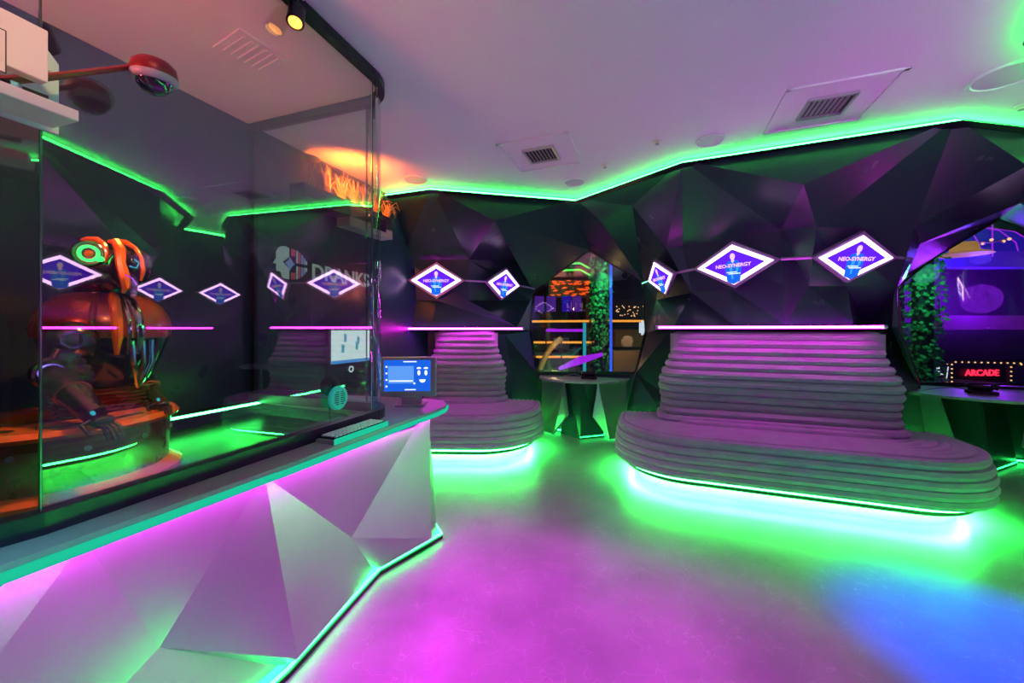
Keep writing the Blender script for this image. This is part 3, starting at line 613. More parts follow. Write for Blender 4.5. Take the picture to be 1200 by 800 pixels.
for s_ in ((-.06,-.045,.055,-.045),(.055,-.045,.055,.045),(-.06,.045,.055,.045)):
    ln.tube([Vector((so.x,so.y,zc))+fd*s_[0]+Vector((0,0,s_[1]))+nd*.003, Vector((so.x,so.y,zc))+fd*s_[2]+Vector((0,0,s_[3]))+nd*.003], .0012, n=4)
ln.build('socket_outline', M['rubber'], t)
t2_ = thing('teal_side_panel', U(58,110,1.0), 'pale turquoise clipped-corner panel behind the cream box', 'panel')
q0 = U(69,75,1.0); b0 = Vector((q0.x,q0.y,0))
pts = [(-.12,.0),(0,0),(0,.18),(-.02,.205),(-.12,.225)]; zb = U(69,158,1.0).z
MB().extrude([b0+fd*a_+Vector((0,0,zb+b_)) for a_, b_ in pts], -nd*.008).build('panel_sheet', M['white2'], t2_)
for b_ in (.02,.15): MB().lathe([(.006,0),(.004,.004)], b0-fd*.015+Vector((0,0,zb+b_)), nd, 10).build('screw', M['silver'], t2_)
t = thing('dome_camera', U(180,80,1.12), 'red-lit dome security camera on a long black arm near the top left', 'security camera')
A0, A1 = U(-30,97,.86), U(150,79,1.08); dc = U(181,92,1.12)
MB().tube([A0, U(60,90,.95), A1, U(160,73,1.10), dc+Vector((0,0,.045))], [.018,.014,.012,.016,.02], n=8, sq=.6).build('arm', M['red'], t, smooth=True)
MB().lathe([(.01,.05),(.035,.048),(.050,.034),(.054,.010),(.050,-.002),(.040,-.004)], dc, (.05,-.1,1)).build('camera_housing', M['red'], t, smooth=True)
MB().lathe([(.047,-.012),(.052,-.008),(.055,.002),(.052,.010)], dc, (.05,-.1,1)).build('trim_ring', M['grey'], t, smooth=True)
MB().lathe([(.044,-.006),(.040,-.024),(.028,-.038),(.012,-.045),(.001,-.046)], dc, (.05,-.1,1)).build('lens_dome', M['visor'], t, smooth=True)
t = thing('pipe_clamp', U(12,110,.80), 'dark bracket holding the camera arm to the cream box', 'bracket')
MB().tube([U(14,97,.84), U(14,128,.84)], .014).build('clamp_bolt', M['chrome'], t, smooth=True)
MB().box(U(8,104,.86), (.11,.05,.02), 1.2).build('clamp_plate', M['black'], t, bevel=.002)

# ------------------------------------------------------------------ things on the counter
t = thing('counter_monitor', (-.715,2.72,.897), 'small grey checkout monitor with a blue screen and smiling face, on the counter tip', 'monitor')
rz = .05; R3 = Matrix.Rotation(rz,3,'Z'); mc = Vector((-.715,2.70,1.43-56/F*2.70))
MB().box(mc, (.375,.035,.275), rz).build('bezel', M['silver'], t, bevel=.006)
sm = basis(R3 @ Vector((1,0,0)), (0,0,1), mc + R3 @ Vector((0,-.0185,0)))
def rect(b, x, y, w_, h_, z=.0, th=.001): b.extrude([sm @ Vector((x+s*w_/2, y+q*h_/2, z)) for s, q in ((-1,-1),(1,-1),(1,1),(-1,1))], (sm.to_3x3() @ Vector((0,0,th))))
b = MB(); rect(b, -.01, .008, .318, .215); s = b.build('display', M['scr'], t)
b = MB(); rect(b, -.052, .015, .175, .12, .0015); b.build('display_window', M['scr2'], s)
b = MB(); rect(b, .010,.105,.09,.007,.003); rect(b, .012,-.088,.075,.007,.003); rect(b,-.05,-.028,.16,.008,.003); rect(b, .040,-.045,.012,.012,.003)
for k in range(4): rect(b, -.150, .07-.045*k, .012, .012, .003)
b.build('display_marks', M['wht'], s)
b = MB()
for s_ in (-1,1):
    b.extrude([sm @ Vector((.095+s_*.024+.010*math.cos(k*PI/6), .028+.018*math.sin(k*PI/6), .003)) for k in range(12)], (sm.to_3x3() @ Vector((0,0,.001))))
    b.extrude([sm @ Vector((.095+s_*.024+x, y, .003)) for x, y in ((-.014,.055),(.014,.055),(.014,.064),(0,.068),(-.014,.064))], (sm.to_3x3() @ Vector((0,0,.001))))
b.extrude([sm @ Vector((.095+.022*math.cos(PI+k*PI/8), -.018+.022*math.sin(PI+k*PI/8), .003)) for k in range(9)], (sm.to_3x3() @ Vector((0,0,.001))))
b.build('smiling_face', M['wht'], s)
MB().box((-.70,2.72,.955), (.13,.07,.115), rz).build('stand', M['grey'], t, bevel=.004)
MB().box((-.705,2.725,.902), (.20,.15,.010), rz).build('foot', M['grey'], t, bevel=.003)
# keyboard
t = thing('keyboard', (-.80,1.97,.897), 'grey keyboard with white keys and a turquoise front edge, on the counter against the glass', 'keyboard', rz=math.atan2(.947,.34))
MB().prism([(-.19,-.055),(.19,-.055),(.19,.055),(-.19,.055)], .0, .018).build('key_tray', M['grey'], t, local=True, bevel=.003)
MB().box((0,-.058,.014), (.38,.006,.026)).build('front_edge', M['edge'], t, local=True)
MB().prism([(-.17,-.045),(.18,-.045),(.18,.05),(-.17,.05)], .018, .026).build('key_bed', M['black'], t, local=True)
proto = None
for i in range(14):
    for j in range(4):
        if proto is None:
            o = MB().box((0,0,0), (.018,.017,.008)).build('key', M['key'], t, local=True, bevel=.002); proto = o
        else: o = proto.copy(); col.objects.link(o); o.parent = t
        o.location = (-.155+.0245*i, -.032+.023*j, .0305)
# intercom disc fixed to the glass
ic = Vector((gl(1.97)+.012,1.97,1.08)); an = Vector((.947,-.322,0))
t = thing('glass_intercom', ic, 'round turquoise slotted speech disc fixed to the booth glass', 'intercom')
MB().lathe([(.052,0),(.060,.004),(.060,.016),(.054,.022),(.001,.022)], ic, an, 36).build('speech_disc', M['teal'], t, smooth=True)
im = basis(Vector((.322,.947,0)), (0,0,1), ic+an*.0225)
b = MB()
for s_ in (-1,1):
    for k in range(7):
        y = -.030+.010*k; wd = .030 if 0 < k < 6 else .020
        b.extrude([im @ Vector((s_*(.005+wd/2)+a_*wd/2, y+c_*.0022, 0)) for a_, c_ in ((-1,-1),(1,-1),(1,1),(-1,1))], an*.001)
b.build('slots', M['rubber'], t)
MB().ball(ic+Vector((-.045,.02,.055)), (.045,.045,.050)).build('microphone_ball', M['rubber'], t, smooth=True)
MB().tube([ic+Vector((-.04,.02,.02)), ic+Vector((-.035,.0,-.05)), ic+Vector((-.03,.0,-.15))], .004, n=6).build('cable', M['rubber'], t, smooth=True)

# ------------------------------------------------------------------ on the booth's long wall
wd_ = Vector((.37,1,0)).normalized(); wn = Vector((wd_.y,-wd_.x,0))
def onwall(px, py, off=.004):
    r = (px-600)/F; y = (-1.945-.37*2.81)/(r-.37); return Vector((wl(y), y, EYE+(HOR-py)/F*y)) + wn*off
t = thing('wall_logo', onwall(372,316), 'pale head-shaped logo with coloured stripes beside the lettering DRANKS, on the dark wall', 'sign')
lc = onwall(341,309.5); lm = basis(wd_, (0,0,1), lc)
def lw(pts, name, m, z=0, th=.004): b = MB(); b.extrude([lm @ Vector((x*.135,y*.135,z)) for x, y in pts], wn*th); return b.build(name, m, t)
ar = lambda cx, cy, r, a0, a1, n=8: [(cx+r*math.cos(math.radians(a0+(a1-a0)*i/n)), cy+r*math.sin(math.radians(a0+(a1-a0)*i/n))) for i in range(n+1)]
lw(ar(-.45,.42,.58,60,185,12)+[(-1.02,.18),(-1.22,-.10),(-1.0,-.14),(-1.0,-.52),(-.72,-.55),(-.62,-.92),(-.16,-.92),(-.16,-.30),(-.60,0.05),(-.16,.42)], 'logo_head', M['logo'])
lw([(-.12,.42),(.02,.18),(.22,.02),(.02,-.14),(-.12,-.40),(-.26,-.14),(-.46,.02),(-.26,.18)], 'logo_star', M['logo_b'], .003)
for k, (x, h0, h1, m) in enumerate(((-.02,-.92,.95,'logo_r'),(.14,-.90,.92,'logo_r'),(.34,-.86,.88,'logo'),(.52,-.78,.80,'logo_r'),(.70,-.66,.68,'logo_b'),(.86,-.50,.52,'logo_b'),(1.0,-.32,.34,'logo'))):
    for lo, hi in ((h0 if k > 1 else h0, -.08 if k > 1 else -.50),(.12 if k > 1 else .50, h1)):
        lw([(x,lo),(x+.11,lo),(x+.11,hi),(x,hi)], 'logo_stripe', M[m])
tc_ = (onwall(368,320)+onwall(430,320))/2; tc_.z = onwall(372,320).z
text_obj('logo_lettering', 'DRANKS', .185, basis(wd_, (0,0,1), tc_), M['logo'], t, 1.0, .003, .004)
t = thing('wall_screen', onwall(405,406), 'lit white screen in a dark housing on the booth wall, seen through the glass', 'screen')
c0, c1, c2, c3 = onwall(383,424.5,.05), onwall(428,422,.05), onwall(428,390,.05), onwall(383,390,.05)
c0.z = c1.z; c2.z = c3.z = c1.z+.31
h = Vector((0,0,.03)); e_ = wd_*.03
MB().extrude([c0-e_-Vector((0,0,.28)), c1+e_-Vector((0,0,.28)), c2+e_+h, c3-e_+h], -wn*.045).build('housing', M['black'], t, bevel=.005)
s = MB().extrude([c0, c1, c2, c3], wn*.004).build('display', M['cool'], t)
MB().extrude([c0+wn*.004, c1+wn*.004, c1+wn*.004+Vector((0,0,.03)), c0+wn*.004+Vector((0,0,.03))], wn*.002).build('display_bar', M['d_cyan'], s)
b = MB()
for x0, y0 in ((.12,.10),(.15,.2),(.30,.12),(.32,.17)): 
    p = c0+wd_*x0+Vector((0,0,y0))+wn*.005; b.extrude([p, p+wd_*.03, p+wd_*.035+Vector((0,0,.07)), p+Vector((0,0,.08))], wn*.001)
b.build('display_figure', M['teal_n'], s)
rp = onwall(406,432,.056); MB().lathe([(.020,0),(.020,.004),(.030,.004),(.030,0)], rp, wn, closed=True).build('button_ring', M['wht'], t)
# planter with dry grasses
t = thing('wall_planter', onwall(390,235), 'dark planter trough high on the booth wall, holding orange-lit grasses', 'planter')
y0, y1 = 3.16, 4.24
a, b_ = Vector((wl(y0),y0)), Vector((wl(y1),y1)); n2 = Vector((wn.x,wn.y))
MB().prism([a+n2*.002, b_+n2*.002, b_+n2*.17, a+n2*.17], 2.46, 2.60).build('trough', M['dark'], t, bevel=.004)
MB().prism([a+n2*.015, b_+n2*.015, b_+n2*.155, a+n2*.155], 2.595, 2.606).build('soil', M['wood'], t)
PG = 'dry grasses and plants in the wall planter'
rs = random.Random(3)
def tuft(y, off, hgt, n, label, spread=.16, droop=.5, nm='grass_plant', m='straw'):
    base = Vector((wl(y),y,2.606))+wn*off; b = MB()
    for k in range(n):
        a_ = rs.uniform(0,2*PI); rr = rs.uniform(.1,1)*spread; h_ = hgt*rs.uniform(.45,1); s0 = base+Vector((rs.uniform(-.02,.02),rs.uniform(-.03,.03),0))
        q_ = Vector((math.cos(a_)*rr, math.sin(a_)*rr, 0)); e2 = q_.dot(wn)
        if e2 < -off+.035: q_ += wn*(-off+.035-e2)
        h_ = min(h_, .30); p1 = s0+q_*.3+Vector((0,0,h_*.7)); p2 = s0+q_*.7+Vector((0,0,h_)); p3 = s0+q_+Vector((0,0,h_*(1-droop*rs.uniform(0,.6))))
        b.tube([s0,p1,p2,p3], [.003,.0028,.002,.001], n=4)
    return tag(b.build(nm, M[m]), label, 'plant', PG)
tuft(3.45,.09,.27,22,'tall thin feathery grass behind the glass, second from the left in the planter',.14,.4)
tuft(3.60,.09,.26,30,'upright grass clump in the planter left of its middle',.15,.5)
tuft(3.74,.10,.22,44,'dense glowing yellow grass tuft in the middle of the planter',.16,.7)
tuft(3.88,.10,.24,44,'bushy grass tuft right of the middle of the planter',.17,.8)
tuft(4.02,.11,.22,50,'round drooping grass tuft near the right end of the planter',.17,1.0)
tuft(4.15,.13,.17,36,'grass tuft trailing over the right end of the planter',.17,1.6)
t = thing('mushroom_plant', Vector((wl(3.28),3.28,2.606))+wn*.1, 'flat-topped plant on thin stems at the left end of the planter', 'plant', PG)
b = MB(); bs = Vector((wl(3.28),3.28,2.606))+wn*.1
for k in range(3): b.tube([bs+Vector((.01*k,.03*k-.03,0)), bs+Vector((.0,.02*k-.02,.14)), bs+Vector((.01,.05*k-.05,.235))], .004, n=5)
b.build('stem', M['straw'], t)
MB().lathe([(.005,.0),(.06,.005),(.075,.015),(.05,.032),(.005,.04)], bs+Vector((0,-.01,.225))).build('flower_head', M['straw'], t, smooth=True)
# white unit below the planter
t = thing('wall_unit', onwall(421,262), 'pale boxy unit with a dark window, mounted under the wall planter', 'wall unit')
p = onwall(421,262,.09); R4 = math.atan2(wd_.y,wd_.x)
MB().box(p, (.62,.16,.22), R4).build('unit_case', M['grey'], t, bevel=.01)
MB().box(p+wn*.082+wd_*.08, (.22,.01,.12), R4).build('unit_window', M['visor'], t)

# ------------------------------------------------------------------ robot
rt = thing('rotating_bar_ring', (-1.88,1.62,.80), 'glossy orange ring counter with dark slots surrounding the robot', 'ring counter')
rc_ = Vector((-1.88,1.62,0))
MB().lathe([(.17,1.035),(.365,1.035),(.375,1.05),(.36,1.068),(.17,1.072)], rc_, closed=True, n=56).build('ring_top', M['orange'], rt, smooth=True)
MB().lathe([(.30,.80),(.335,.80),(.345,1.03),(.30,1.03)], rc_, closed=True, n=56).build('ring_drum', M['bronze'], rt, smooth=True)
MB().lathe([(.33,.80),(.385,.80),(.385,.822),(.345,.845),(.33,.845)], rc_, closed=True, n=56).build('base_flange', M['orange'], rt, smooth=True)
for k in range(10):
    a_ = -PI*.5+k*2*PI/10+.25; c = rc_+Vector((math.cos(a_)*.29, math.sin(a_)*.29, 1.071)); MB().box(c, (.13,.022,.006), a_+PI/2).build('slot', M['rubber'], rt, bevel=.002)
for k in range(12):
    a_ = k*2*PI/12; c = rc_+Vector((math.cos(a_)*.345, math.sin(a_)*.345, .985)); MB().lathe([(.010,0),(.010,.008)], c, (math.cos(a_),math.sin(a_),0), 10).build('rivet', M['silver'], rt)

rb = thing('robot_bartender', (-1.86,1.76,.80), 'orange and bronze humanoid robot torso with a glowing green eye, behind the booth glass', 'robot')
tx, ty = -1.85, 1.77
MB().lathe([(.135,.80),(.135,1.0),(.12,1.02)], (tx,ty,0), n=28).build('pedestal', M['gun'], rb, smooth=True)
pr = []
for k in range(9): z = 1.02+.018*k; r = .135+.004*k; pr += [(r,z),(r+.016,z+.009)]
MB().lathe(pr, (tx,ty,0), n=36).build('waist_bellows', M['bronze'], rb, smooth=True)
MB().lathe([(.14,1.18),(.158,1.22),(.188,1.30),(.212,1.38),(.215,1.45),(.19,1.50),(.05,1.51)], (tx,ty,0), n=36).build('chest_frame', M['visor'], rb, smooth=True)
MB().lathe([(.222,1.39),(.228,1.43),(.220,1.48),(.190,1.535),(.145,1.575),(.085,1.592),(.08,1.58),(.13,1.56),(.21,1.47),(.215,1.39)], (tx,ty,0), n=40, closed=True).build('shoulder_shell', M['bronze'], rb, smooth=True)
MB().lathe([(.075,1.585),(.098,1.585),(.102,1.605),(.085,1.62),(.07,1.615)], (tx,ty,0), n=32, closed=True).build('collar', M['gun'], rb, smooth=True)
def arcp(a_, z, r): return Vector((tx+math.cos(a_)*r, ty+math.sin(a_)*r, z))
for a_, m, rr in ((-.62,'orange',.020),(-.95,'bronze',.012),(-.30,'chrome',.016),(-.46,'chrome',.009)):
    MB().tube([arcp(a_,1.585,.12), arcp(a_,1.55,.175), arcp(a_,1.48,.222), arcp(a_,1.40,.234), arcp(a_,1.32,.215)], [rr*.6,rr,rr,rr*.9,rr*.4], n=8).build('chest_band', M[m], rb, smooth=True)
for a_ in (-.25,-.10,-.42): MB().tube([arcp(a_,1.38,.228), arcp(a_+.06,1.28,.215), arcp(-.2,1.17,.185)], .010, n=8).build('piston_rod', M['chrome'], rb, smooth=True)
for a_ in (-1.2,-1.0): MB().ball(arcp(a_,1.36,.21), .026).build('chest_bolt', M['chrome'], rb, smooth=True)
# neck
for dx, dy, m in ((-.03,-.02,'gun'),(.03,-.02,'chrome'),(.0,.03,'gun'),(.055,.01,'chrome')):
    MB().tube([(tx+dx+.03,ty+dy-.02,1.59),(tx+dx*.8+.05,ty+dy-.04,1.67)], .013).build('neck_piston', M[m], rb, smooth=True)
hd = MB().ball(U(130,314,1.70), (.095,.10,.088)).build('head', M['gun'], rb, smooth=True)
MB().ball(U(153,314,1.655), (.070,.070,.092), R=Matrix.Rotation(.25,3,'Y')).build('dome', M['visor'], hd, smooth=True)
MB().ball(U(119,329,1.66), (.085,.075,.040)).build('jaw', M['visor'], hd, smooth=True)
def hp(pts, d, r, nm, m, sq=1., closed=False): MB().tube([U(x,y,d) for x, y in pts], r, n=8, sq=sq, closed=closed).build(nm, M[m], hd, smooth=True)
hp([(128,283),(136,283),(141,292),(143,308),(146,324),(148,337),(144,343)], 1.60, [.008,.017,.019,.020,.018,.013,.006], 'orange_brow', 'orange')
hp([(134,282),(148,284),(159,291),(166,303),(168,317),(165,329)], 1.62, [.010,.011,.008,.007,.008,.004], 'orange_rim', 'orange')
hp([(96,281),(104,280),(114,281),(122,286),(126,296),(124,307)], 1.585, [.006,.012,.013,.010,.008,.004], 'eye_hood', 'orange')
hp([(152,312),(160,314),(163,308),(158,304)], 1.588, .0022, 'circuit_line', 'teal_n'); hp([(147,322),(155,326),(160,333)], 1.585, .0022, 'circuit_line', 'vio_n')
ec = U(105,297,1.60); ea = (Vector((0,0,EYE+.2))-ec); ea.x += -.9; ea = ea.normalized()
MB().lathe([(.045,-.06),(.056,-.03),(.056,.004),(.048,.012),(.042,.004),(.01,.002)], ec, ea, 28).build('eye_housing', M['gun'], hd, smooth=True)
MB().lathe([(.024,.004),(.034,.004),(.034,.012),(.024,.012)], ec, ea, 28, closed=True).build('eye_ring', M['eye'], hd)
MB().lathe([(.014,.0),(.013,.010),(.004,.014)], ec, ea, 18).build('pupil', M['orange'], hd, smooth=True)
MB().lathe([(.010,-.02),(.012,.0)], U(116,303,1.59), ea, 14).build('side_lamp', M['eye'], hd)
# arms
def arm(sh, el, wr, hd_, fing, big=1.):
    A = MB().ball(sh, .075*big).build('shoulder_joint', M['gun'], rb, smooth=True)
    MB().lathe([(.026*big,.010),(.034*big,.010),(.034*big,.018),(.026*big,.018)], sh+(Vector((0,0,EYE))-sh).normalized()*.068*big, Vector((0,0,EYE))-sh, 24, closed=True).build('joint_ring', M['gun'], A, smooth=True)
    B = MB().tube([sh, sh.lerp(el,.4), el], [.058*big,.050*big,.045*big], n=14).build('upper_arm', M['gun'], rb, smooth=True)
    v = (Vector((0,0,EYE))-el).normalized()
    C_ = MB().lathe([(.052*big,-.05),(.060*big,-.04),(.060*big,.035),(.050*big,.045),(.03*big,.038)], el, v, 24).build('elbow_joint', M['gun'], rb, smooth=True)
    MB().lathe([(.030*big,.040),(.036*big,.044),(.036*big,.050),(.030*big,.050)], el, v, 24, closed=True).build('joint_ring', M['chrome'], C_, smooth=True)
    D = MB().tube([el, el.lerp(wr,.15), el.lerp(wr,.55), wr], [.035*big,.052*big,.048*big,.034*big], n=14).build('forearm', M['gun'], rb, smooth=True)
    MB().lathe([(.050*big,-.004),(.054*big,0),(.050*big,.004)], el.lerp(wr,.50), wr-el, 20).build('forearm_seam', M['bronze'], D, smooth=True)
    MB().tube([el.lerp(wr,.55)+v*.046*big, el.lerp(wr,.95)+v*.036*big], .006).build('forearm_light', M['teal_n'], D)
    H_ = MB().ball(wr.lerp(hd_,.5), (.032*big,.036*big,.022*big), R=Matrix.Rotation(-.4,3,'Y')).build('hand', M['gun'], rb, smooth=True)
    side = (hd_-wr).normalized().cross(Vector((0,0,1))).normalized()
    for k in range(4):
        s0 = wr.lerp(hd_,.8)+side*(-.022+.015*k)*big; L = (.055,.065,.062,.05)[k]*big; d_ = (hd_-wr).normalized()
        MB().tube([s0, s0+d_*L*.5+Vector((0,0,.008)), s0+d_*L+Vector((0,0,-.02))], [.008*big,.007*big,.005*big], n=8).build('finger', M['gun'], H_, smooth=True)
    s0 = wr.lerp(hd_,.35)+side*.03*big; MB().tube([s0, s0+side*.025+Vector((0,0,-.01)), s0+side*.02+(hd_-wr).normalized()*.04+Vector((0,0,-.025))], [.009,.008,.006], n=8).build('thumb', M['gun'], H_, smooth=True)
arm(U(86,398,1.56), U(61,437,1.50), U(112,487,1.42), U(128,500,1.41), None)
arm(U(166,405,1.85), U(165,440,1.90), U(187,470,1.78), U(194,478,1.72), None, .75)

# ------------------------------------------------------------------ beyond the windows
tag(MB().prism([(-6,14.5),(14,14.5),(14,14.7),(-6,14.7)], 0, 6).build('wall_outer', M['outer']), kind='structure')
tag(MB().prism([(-6,6.6),(14,6.6),(14,14.6),(-6,14.6)], 5.0, 5.1).build('ceiling_outer', M['outer']), kind='structure')
def vine_column(px, y0, y1, d, rad, label, n=900):
    a = U(px,y0,d); b = U(px,y1,d); t = thing('vine_column', (a.x,a.y,0), label, 'plant column', 'vine-wrapped columns beyond the windows')
    MB().lathe([(rad*.6,0),(rad*.6,a.z)], (a.x,a.y,0), n=16).build('post', M['outer'], t)
    lv = MB(); r2 = random.Random(int(px))
    for k in range(n):
        an = r2.uniform(0,2*PI); z = r2.uniform(max(.2,b.z-.3), a.z); rr = rad*r2.uniform(.75,1.25); c = Vector((a.x+math.cos(an)*rr, a.y+math.sin(an)*rr, z))
        u = Vector((r2.uniform(-1,1),r2.uniform(-1,1),r2.uniform(-1.2,.2))).normalized()*.07; v = u.cross(Vector((math.cos(an),math.sin(an),.4))).normalized()*.032
        lv.poly([c, c+u*.5+v, c+u, c+u*.5-v])
    lv.build('foliage', M['leaf'], t)
    return t
vine_column(703,300,440,7.4,.17,'narrow column wrapped in green vines behind the far window')
vine_column(1081,297,450,6.4,.22,'leafy green column behind the left side of the right-hand window')
def plight(loc, c, e, r=.15):
    l = bpy.data.lights.new('venue_fill', 'POINT'); l.color = c; l.energy = e; l.shadow_soft_size = r; o = bpy.data.objects.new('venue_fill', l); col.objects.link(o); o.location = loc  # unseen point light colouring the view beyond the windows
plight(U(708,330,6.7), (.1,1,.35), 45); plight(U(1085,320,5.8), (.1,1,.5), 30); plight(U(1150,300,7.2), (.15,.05,1), 60); plight(U(700,320,9.0)+Vector((0,0,.4)), (1,.3,.12), 45)
def tubething(name, pts, r, m, label, cat, group=None, n=8):
    t = thing(name, (pts[0].x, pts[0].y, 0), label, cat, group)
    MB().tube(pts, r, n=n).build('glowing_tube' if m not in ('straw',) else 'pipe_body', M[m], t, smooth=True)
    if min(p.z for p in pts) > .05:
        for p in (pts[0], pts[-1]) if abs(pts[0].z-pts[-1].z) < 1.2 else (pts[-1],): MB().tube([Vector((p.x,p.y+.02,0)), Vector((p.x,p.y+.02,p.z))], .014, n=6).build('support_post', M['outer'], t)
    return t
# kiosk with thatch-like orange canopy
t = thing('bar_kiosk', U(664,420,9.3).xyz*1.0, 'orange-lit bar kiosk with a tiered canopy behind the far window', 'bar kiosk')
kc = U(664,340,9.3)
for w_, z0, z1, m in ((1.15,2.62,2.72,'wood'),(.9,2.78,2.86,'wood')): MB().box((kc.x,kc.y,(z0+z1)/2), (w_,.9,z1-z0)).build('canopy_tier', M[m], t)
for z in (2.75,2.90): MB().tube([(kc.x-.30,kc.y-.46,z),(kc.x+.25,kc.y-.46,z+.02),(kc.x+.50,kc.y-.46,z-.12)], .022).build('green_neon', M['lime'], t, smooth=True)
MB().box((kc.x,kc.y,2.36), (.92,.6,.40)).build('fascia', M['wood'], t)
r2 = random.Random(5); b = MB()
for k in range(46):
    x = kc.x-.42+.84*r2.random(); z = 2.20+.33*r2.random(); b.tube([(x,kc.y-.32,z),(x+.05,kc.y-.33,z+.03*r2.uniform(-1,1)),(x+.09,kc.y-.32,z)], .010, n=4)
b.build('neon_scribble', M['orange_n'], t)
for x in (-.45,.45): MB().box((kc.x+x,kc.y,1.1), (.08,.5,2.2)).build('post', M['wood'], t)
for k, (px, m) in enumerate(((632,'vio_d'),(646,'vio_d'),(664,'blue_d'),(676,'vio_d'))):
    pc = U(px,356,8.6); dt = thing('display_panel', (pc.x,pc.y,0), kind=None)
    MB().box(pc, (.20,.05,.34)).build('lit_face', M[m], dt, bevel=.01); MB().box((pc.x,pc.y+.02,pc.z/2), (.04,.03,pc.z)).build('stand', M['outer'], dt)
    tag(dt, ['leftmost violet panel below the kiosk canopy','violet panel second from the left below the kiosk canopy','deep blue panel third from the left below the kiosk canopy','violet panel rightmost below the kiosk canopy'][k], 'screen', 'lit panels below the kiosk canopy')
for k, y in enumerate((376.5,401,418)):
    tubething('light_rail', [U(618,y,8.0),U(702,y-(0 if k else .5),7.8)], .022, 'orange_l', ['topmost','middle','lowest'][k]+' glowing amber rail left of the vine column, behind the far window', 'light rail', 'amber light rails')
tubething('light_rail', [U(712,376,8.0),U(760,376,8.0)], .022, 'orange_l', 'amber rail right of the vine column, behind the far window', 'light rail', 'amber light rails')
tubething('neon_tube', [U(640,387,7.6),U(683,387,7.6)], .028, 'vio_n', 'horizontal violet neon tube between the amber rails', 'neon tube')
tubething('bent_pipe', [U(658,396,7.2),U(648,404,7.2),U(640,416,7.2),U(632,434,7.2)], .05, 'straw', 'curved straw-coloured pipe behind the far window', 'pipe')
plight(U(650,405,6.8), (1,.6,.25), 5, .05)
tubething('blue_light_post', [U(716,300,7.0),U(716,440,7.0)], .022, 'blue_n', 'upright blue light tube right of the vine column', 'light tube')
tubething('teal_light_post', [U(685,378,7.2),U(685,436,7.2)], .03, 'teal_n', 'upright teal light tube left of the vine column', 'light tube')
tag(MB().box(U(738,424,7.6), (.75,.4,.45)).build('timber_bar', M['wood'], bevel=.01), 'brown timber bar front at the lower right of the far window', 'bar')
tag(MB().box(U(738,396,8.6), (.75,.4,.38)).build('timber_wall_panel', M['wood'], bevel=.01), 'brown timber panel above the bar front in the far window', 'panel')
plight(U(735,400,6.7), (1,.5,.25), 14, .1)
b0 = MB().ball((0,0,0), .013, 8, 6); b0 = b0.build('bulb', M['warm'], smooth=True); BL = 'small warm bulbs clustered behind the far window'
r2 = random.Random(9)
q = U(740,364,9.5); tag(MB().prism([(q.x-.48,9.505),(q.x+.52,9.505),(q.x+.52,9.56),(q.x-.48,9.56)], 0, q.z+.25).build('backing_screen', M['outer']), 'dark screen carrying the cluster of warm bulbs, right side of the far window', 'screen wall')
for k in range(34):
    o = b0 if k == 0 else b0.copy()
    if k: col.objects.link(o)
    o.location = U(722+36*r2.random(), 358+13*r2.random()+0, 9.5); tag(o, 'tiny warm bulb in the cluster at the right of the far window', 'bulb', BL)
t = thing('wall_sconce', U(753,383,5.6), 'white ribbed glowing sconce at the right edge of the far window', 'sconce')
for k in range(4): MB().box(U(750+2.4*k,384,5.9), (.010,.05,(.16,.22,.20,.12)[k])).build('light_fin', M['wht'], t)
tubething('arrow_ramp', [U(655,432,6.8),U(680,422,6.8),U(706,415,6.8)], [.03,.07,.03], 'vio_n', 'violet lit ramp rising towards the vine column', 'ramp')
# right-hand window
dm = U(1175,310,9.0); t = thing('blue_dome', (dm.x,dm.y,0), 'blue-lit vaulted dome seen through the right-hand window', 'dome')
MB().lathe([(1.6-0.0,2.9),(1.5,3.4),(1.2,3.75),(.7,3.98),(.05,4.05)], (dm.x+.15,dm.y+1.4,0), n=36).build('dome_shell', M['blue_d'], t, smooth=True)  # shell glows by itself; the blue light on the dome is put into it
for k in range(5):
    a_ = -PI/2-.9+.45*k; MB().tube([(dm.x+.15+math.cos(a_)*r_, dm.y+1.4+math.sin(a_)*r_-.02, z_) for r_, z_ in ((1.6,2.9),(1.5,3.4),(1.2,3.75),(.7,3.98),(.1,4.05))], .012, n=5).build('dome_rib', M['vio_n'], t)
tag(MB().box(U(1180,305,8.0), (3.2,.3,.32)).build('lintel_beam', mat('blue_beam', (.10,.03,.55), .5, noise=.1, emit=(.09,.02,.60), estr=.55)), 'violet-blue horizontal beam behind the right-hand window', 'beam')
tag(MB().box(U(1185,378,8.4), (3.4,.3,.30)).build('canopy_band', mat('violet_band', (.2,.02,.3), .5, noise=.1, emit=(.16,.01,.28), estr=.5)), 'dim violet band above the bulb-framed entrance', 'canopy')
tag(MB().prism([(9.2,9.10),(13.9,9.10),(13.9,9.18),(9.2,9.18)], 0, 2.85).build('arcade_facade', mat('violet_facade', (.22,.06,.34), .6, noise=.15)), 'violet-lit facade behind the red sign, seen through the right-hand window', 'facade')
plight(U(1150,350,8.0), (.35,.02,1), 90, .3)  # added to wash the facade violet, no fitting of its own
lc_ = U(1130,292,7.0); t = thing('hat_lamp', lc_, 'wide-brimmed pale orange hat-shaped lamp above the beam', 'lamp')
MB().lathe([(.36,-.10),(.32,-.07),(.19,-.03),(.17,.09),(.14,.12),(.01,.13)], lc_, n=28).build('lamp_shade', mat('hat_lamp_shade', (.8,.45,.2), .6, noise=.1, emit=(.9,.38,.12), estr=.5), t, smooth=True)
ch = U(1163,284,7.0); t = thing('chandelier', ch, 'small chandelier with orange glowing tips under the blue dome', 'chandelier')
MB().tube([ch+Vector((0,0,-.25)), Vector((ch.x,ch.y,5.0))], .010).build('stem', M['vio_n'], t)
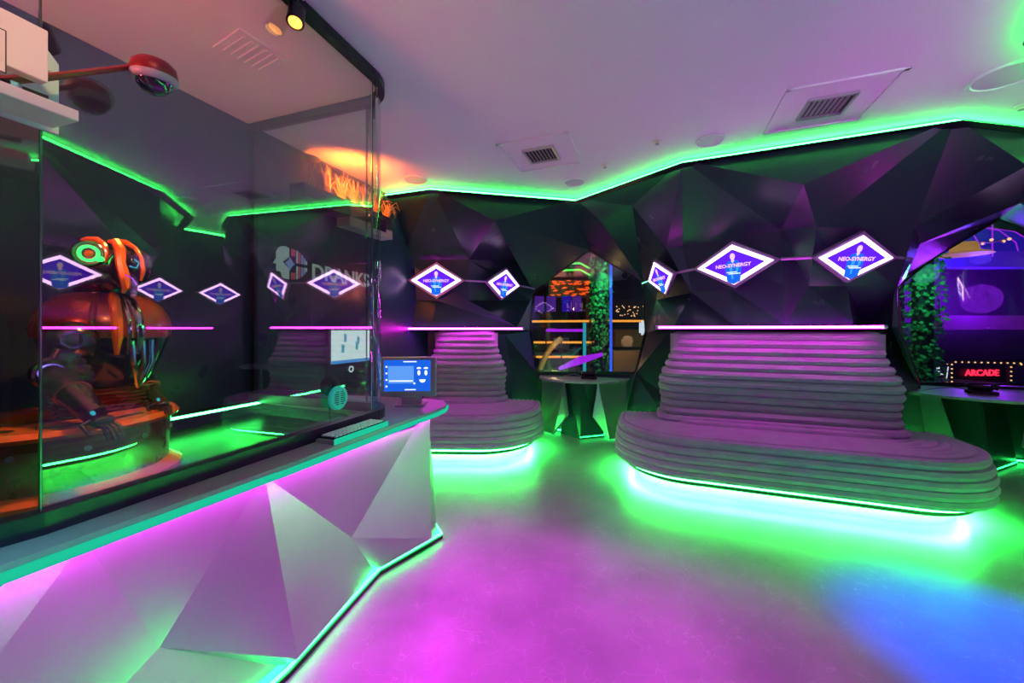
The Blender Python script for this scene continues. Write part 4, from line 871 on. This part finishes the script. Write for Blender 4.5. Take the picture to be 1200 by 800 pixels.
for k in range(5):
    a_ = k*2*PI/5; MB().tube([ch, ch+Vector((math.cos(a_)*.14,math.sin(a_)*.14,.03)), ch+Vector((math.cos(a_)*.2,math.sin(a_)*.2,0))], .01).build('branch', M['wood'], t); MB().ball(ch+Vector((math.cos(a_)*.2,math.sin(a_)*.2,.02)), .026, 8, 6).build('bulb', M['warm'], t)
t = thing('arcade_sign', U(1150,437,9.0), 'small red glowing ARCADE sign above the right wall table', 'sign')
MB().box(U(1150,437,9.05), (1.3,.06,.42)).build('sign_board', M['outer'], t)
text_obj('sign_letters', 'ARCADE', .20, basis((1,0,0),(0,0,1),U(1151,437,8.98)), M['red_n'], t, 1.0, .01, .004)
RB = 'bulbs framing the entrance behind the right-hand window'
b1 = MB().ball((0,0,0), .016, 8, 6).build('entrance_bulb', M['warm'], smooth=True); first = True
fa = U(1106,421,8.72); fb_ = U(1210,421,8.72); pt = thing('bulb_portal', (fa.x,fa.y,0), 'dark portal carrying the rows of tiny bulbs around the red sign', 'portal')
for nm_, x0, x1, z0, z1 in (('lintel', fa.x, fb_.x, U(0,431,8.72).z, fa.z), ('jamb', fa.x, fa.x+.22, 0, U(0,431,8.72).z), ('jamb', U(1182,0,8.72).x, U(1188,0,8.72).x, 0, U(0,431,8.72).z)): MB().box(((x0+x1)/2, 8.745, (z0+z1)/2), (x1-x0, .05, z1-z0)).build(nm_, M['outer'], pt)
for k in range(18):
    px, py = (1120+7.6*k, 424+.15*k) if k < 12 else ((1185,430+5.2*(k-12)) if k < 17 else (1197,427))
    o = b1 if first else b1.copy()
    if not first: col.objects.link(o)
    first = False; o.location = U(px,py,8.712); tag(o, 'tiny warm bulb framing the entrance around the red sign', 'bulb', RB)
for k in range(5):
    for j in range(2):
        o = b1.copy(); col.objects.link(o); o.location = U(1110+5.5*j, 427+5*k, 8.712); tag(o, 'tiny warm bulb framing the entrance around the red sign', 'bulb', RB)
t = thing('menu_board', U(1100,437,8.0), 'small dark board with white lines of lettering left of the red sign', 'board')
q = U(1101,437,8.02); MB().box(q, (.34,.05,.36)).build('board_panel', M['outer'], t); MB().box((q.x,q.y+.01,q.z/2), (.05,.03,q.z)).build('stand', M['outer'], t)
b = MB()
for k, (w_, y) in enumerate(((.06,431),(.09,434.5),(.15,438.5))): b.box(U(1098+w_*20,y,7.97), (w_,.01,.035))
b.box(U(1110,438,7.97), (.012,.01,.30), R=Matrix.Rotation(.15,3,'Y')); b.build('white_lettering', M['wht'], t)
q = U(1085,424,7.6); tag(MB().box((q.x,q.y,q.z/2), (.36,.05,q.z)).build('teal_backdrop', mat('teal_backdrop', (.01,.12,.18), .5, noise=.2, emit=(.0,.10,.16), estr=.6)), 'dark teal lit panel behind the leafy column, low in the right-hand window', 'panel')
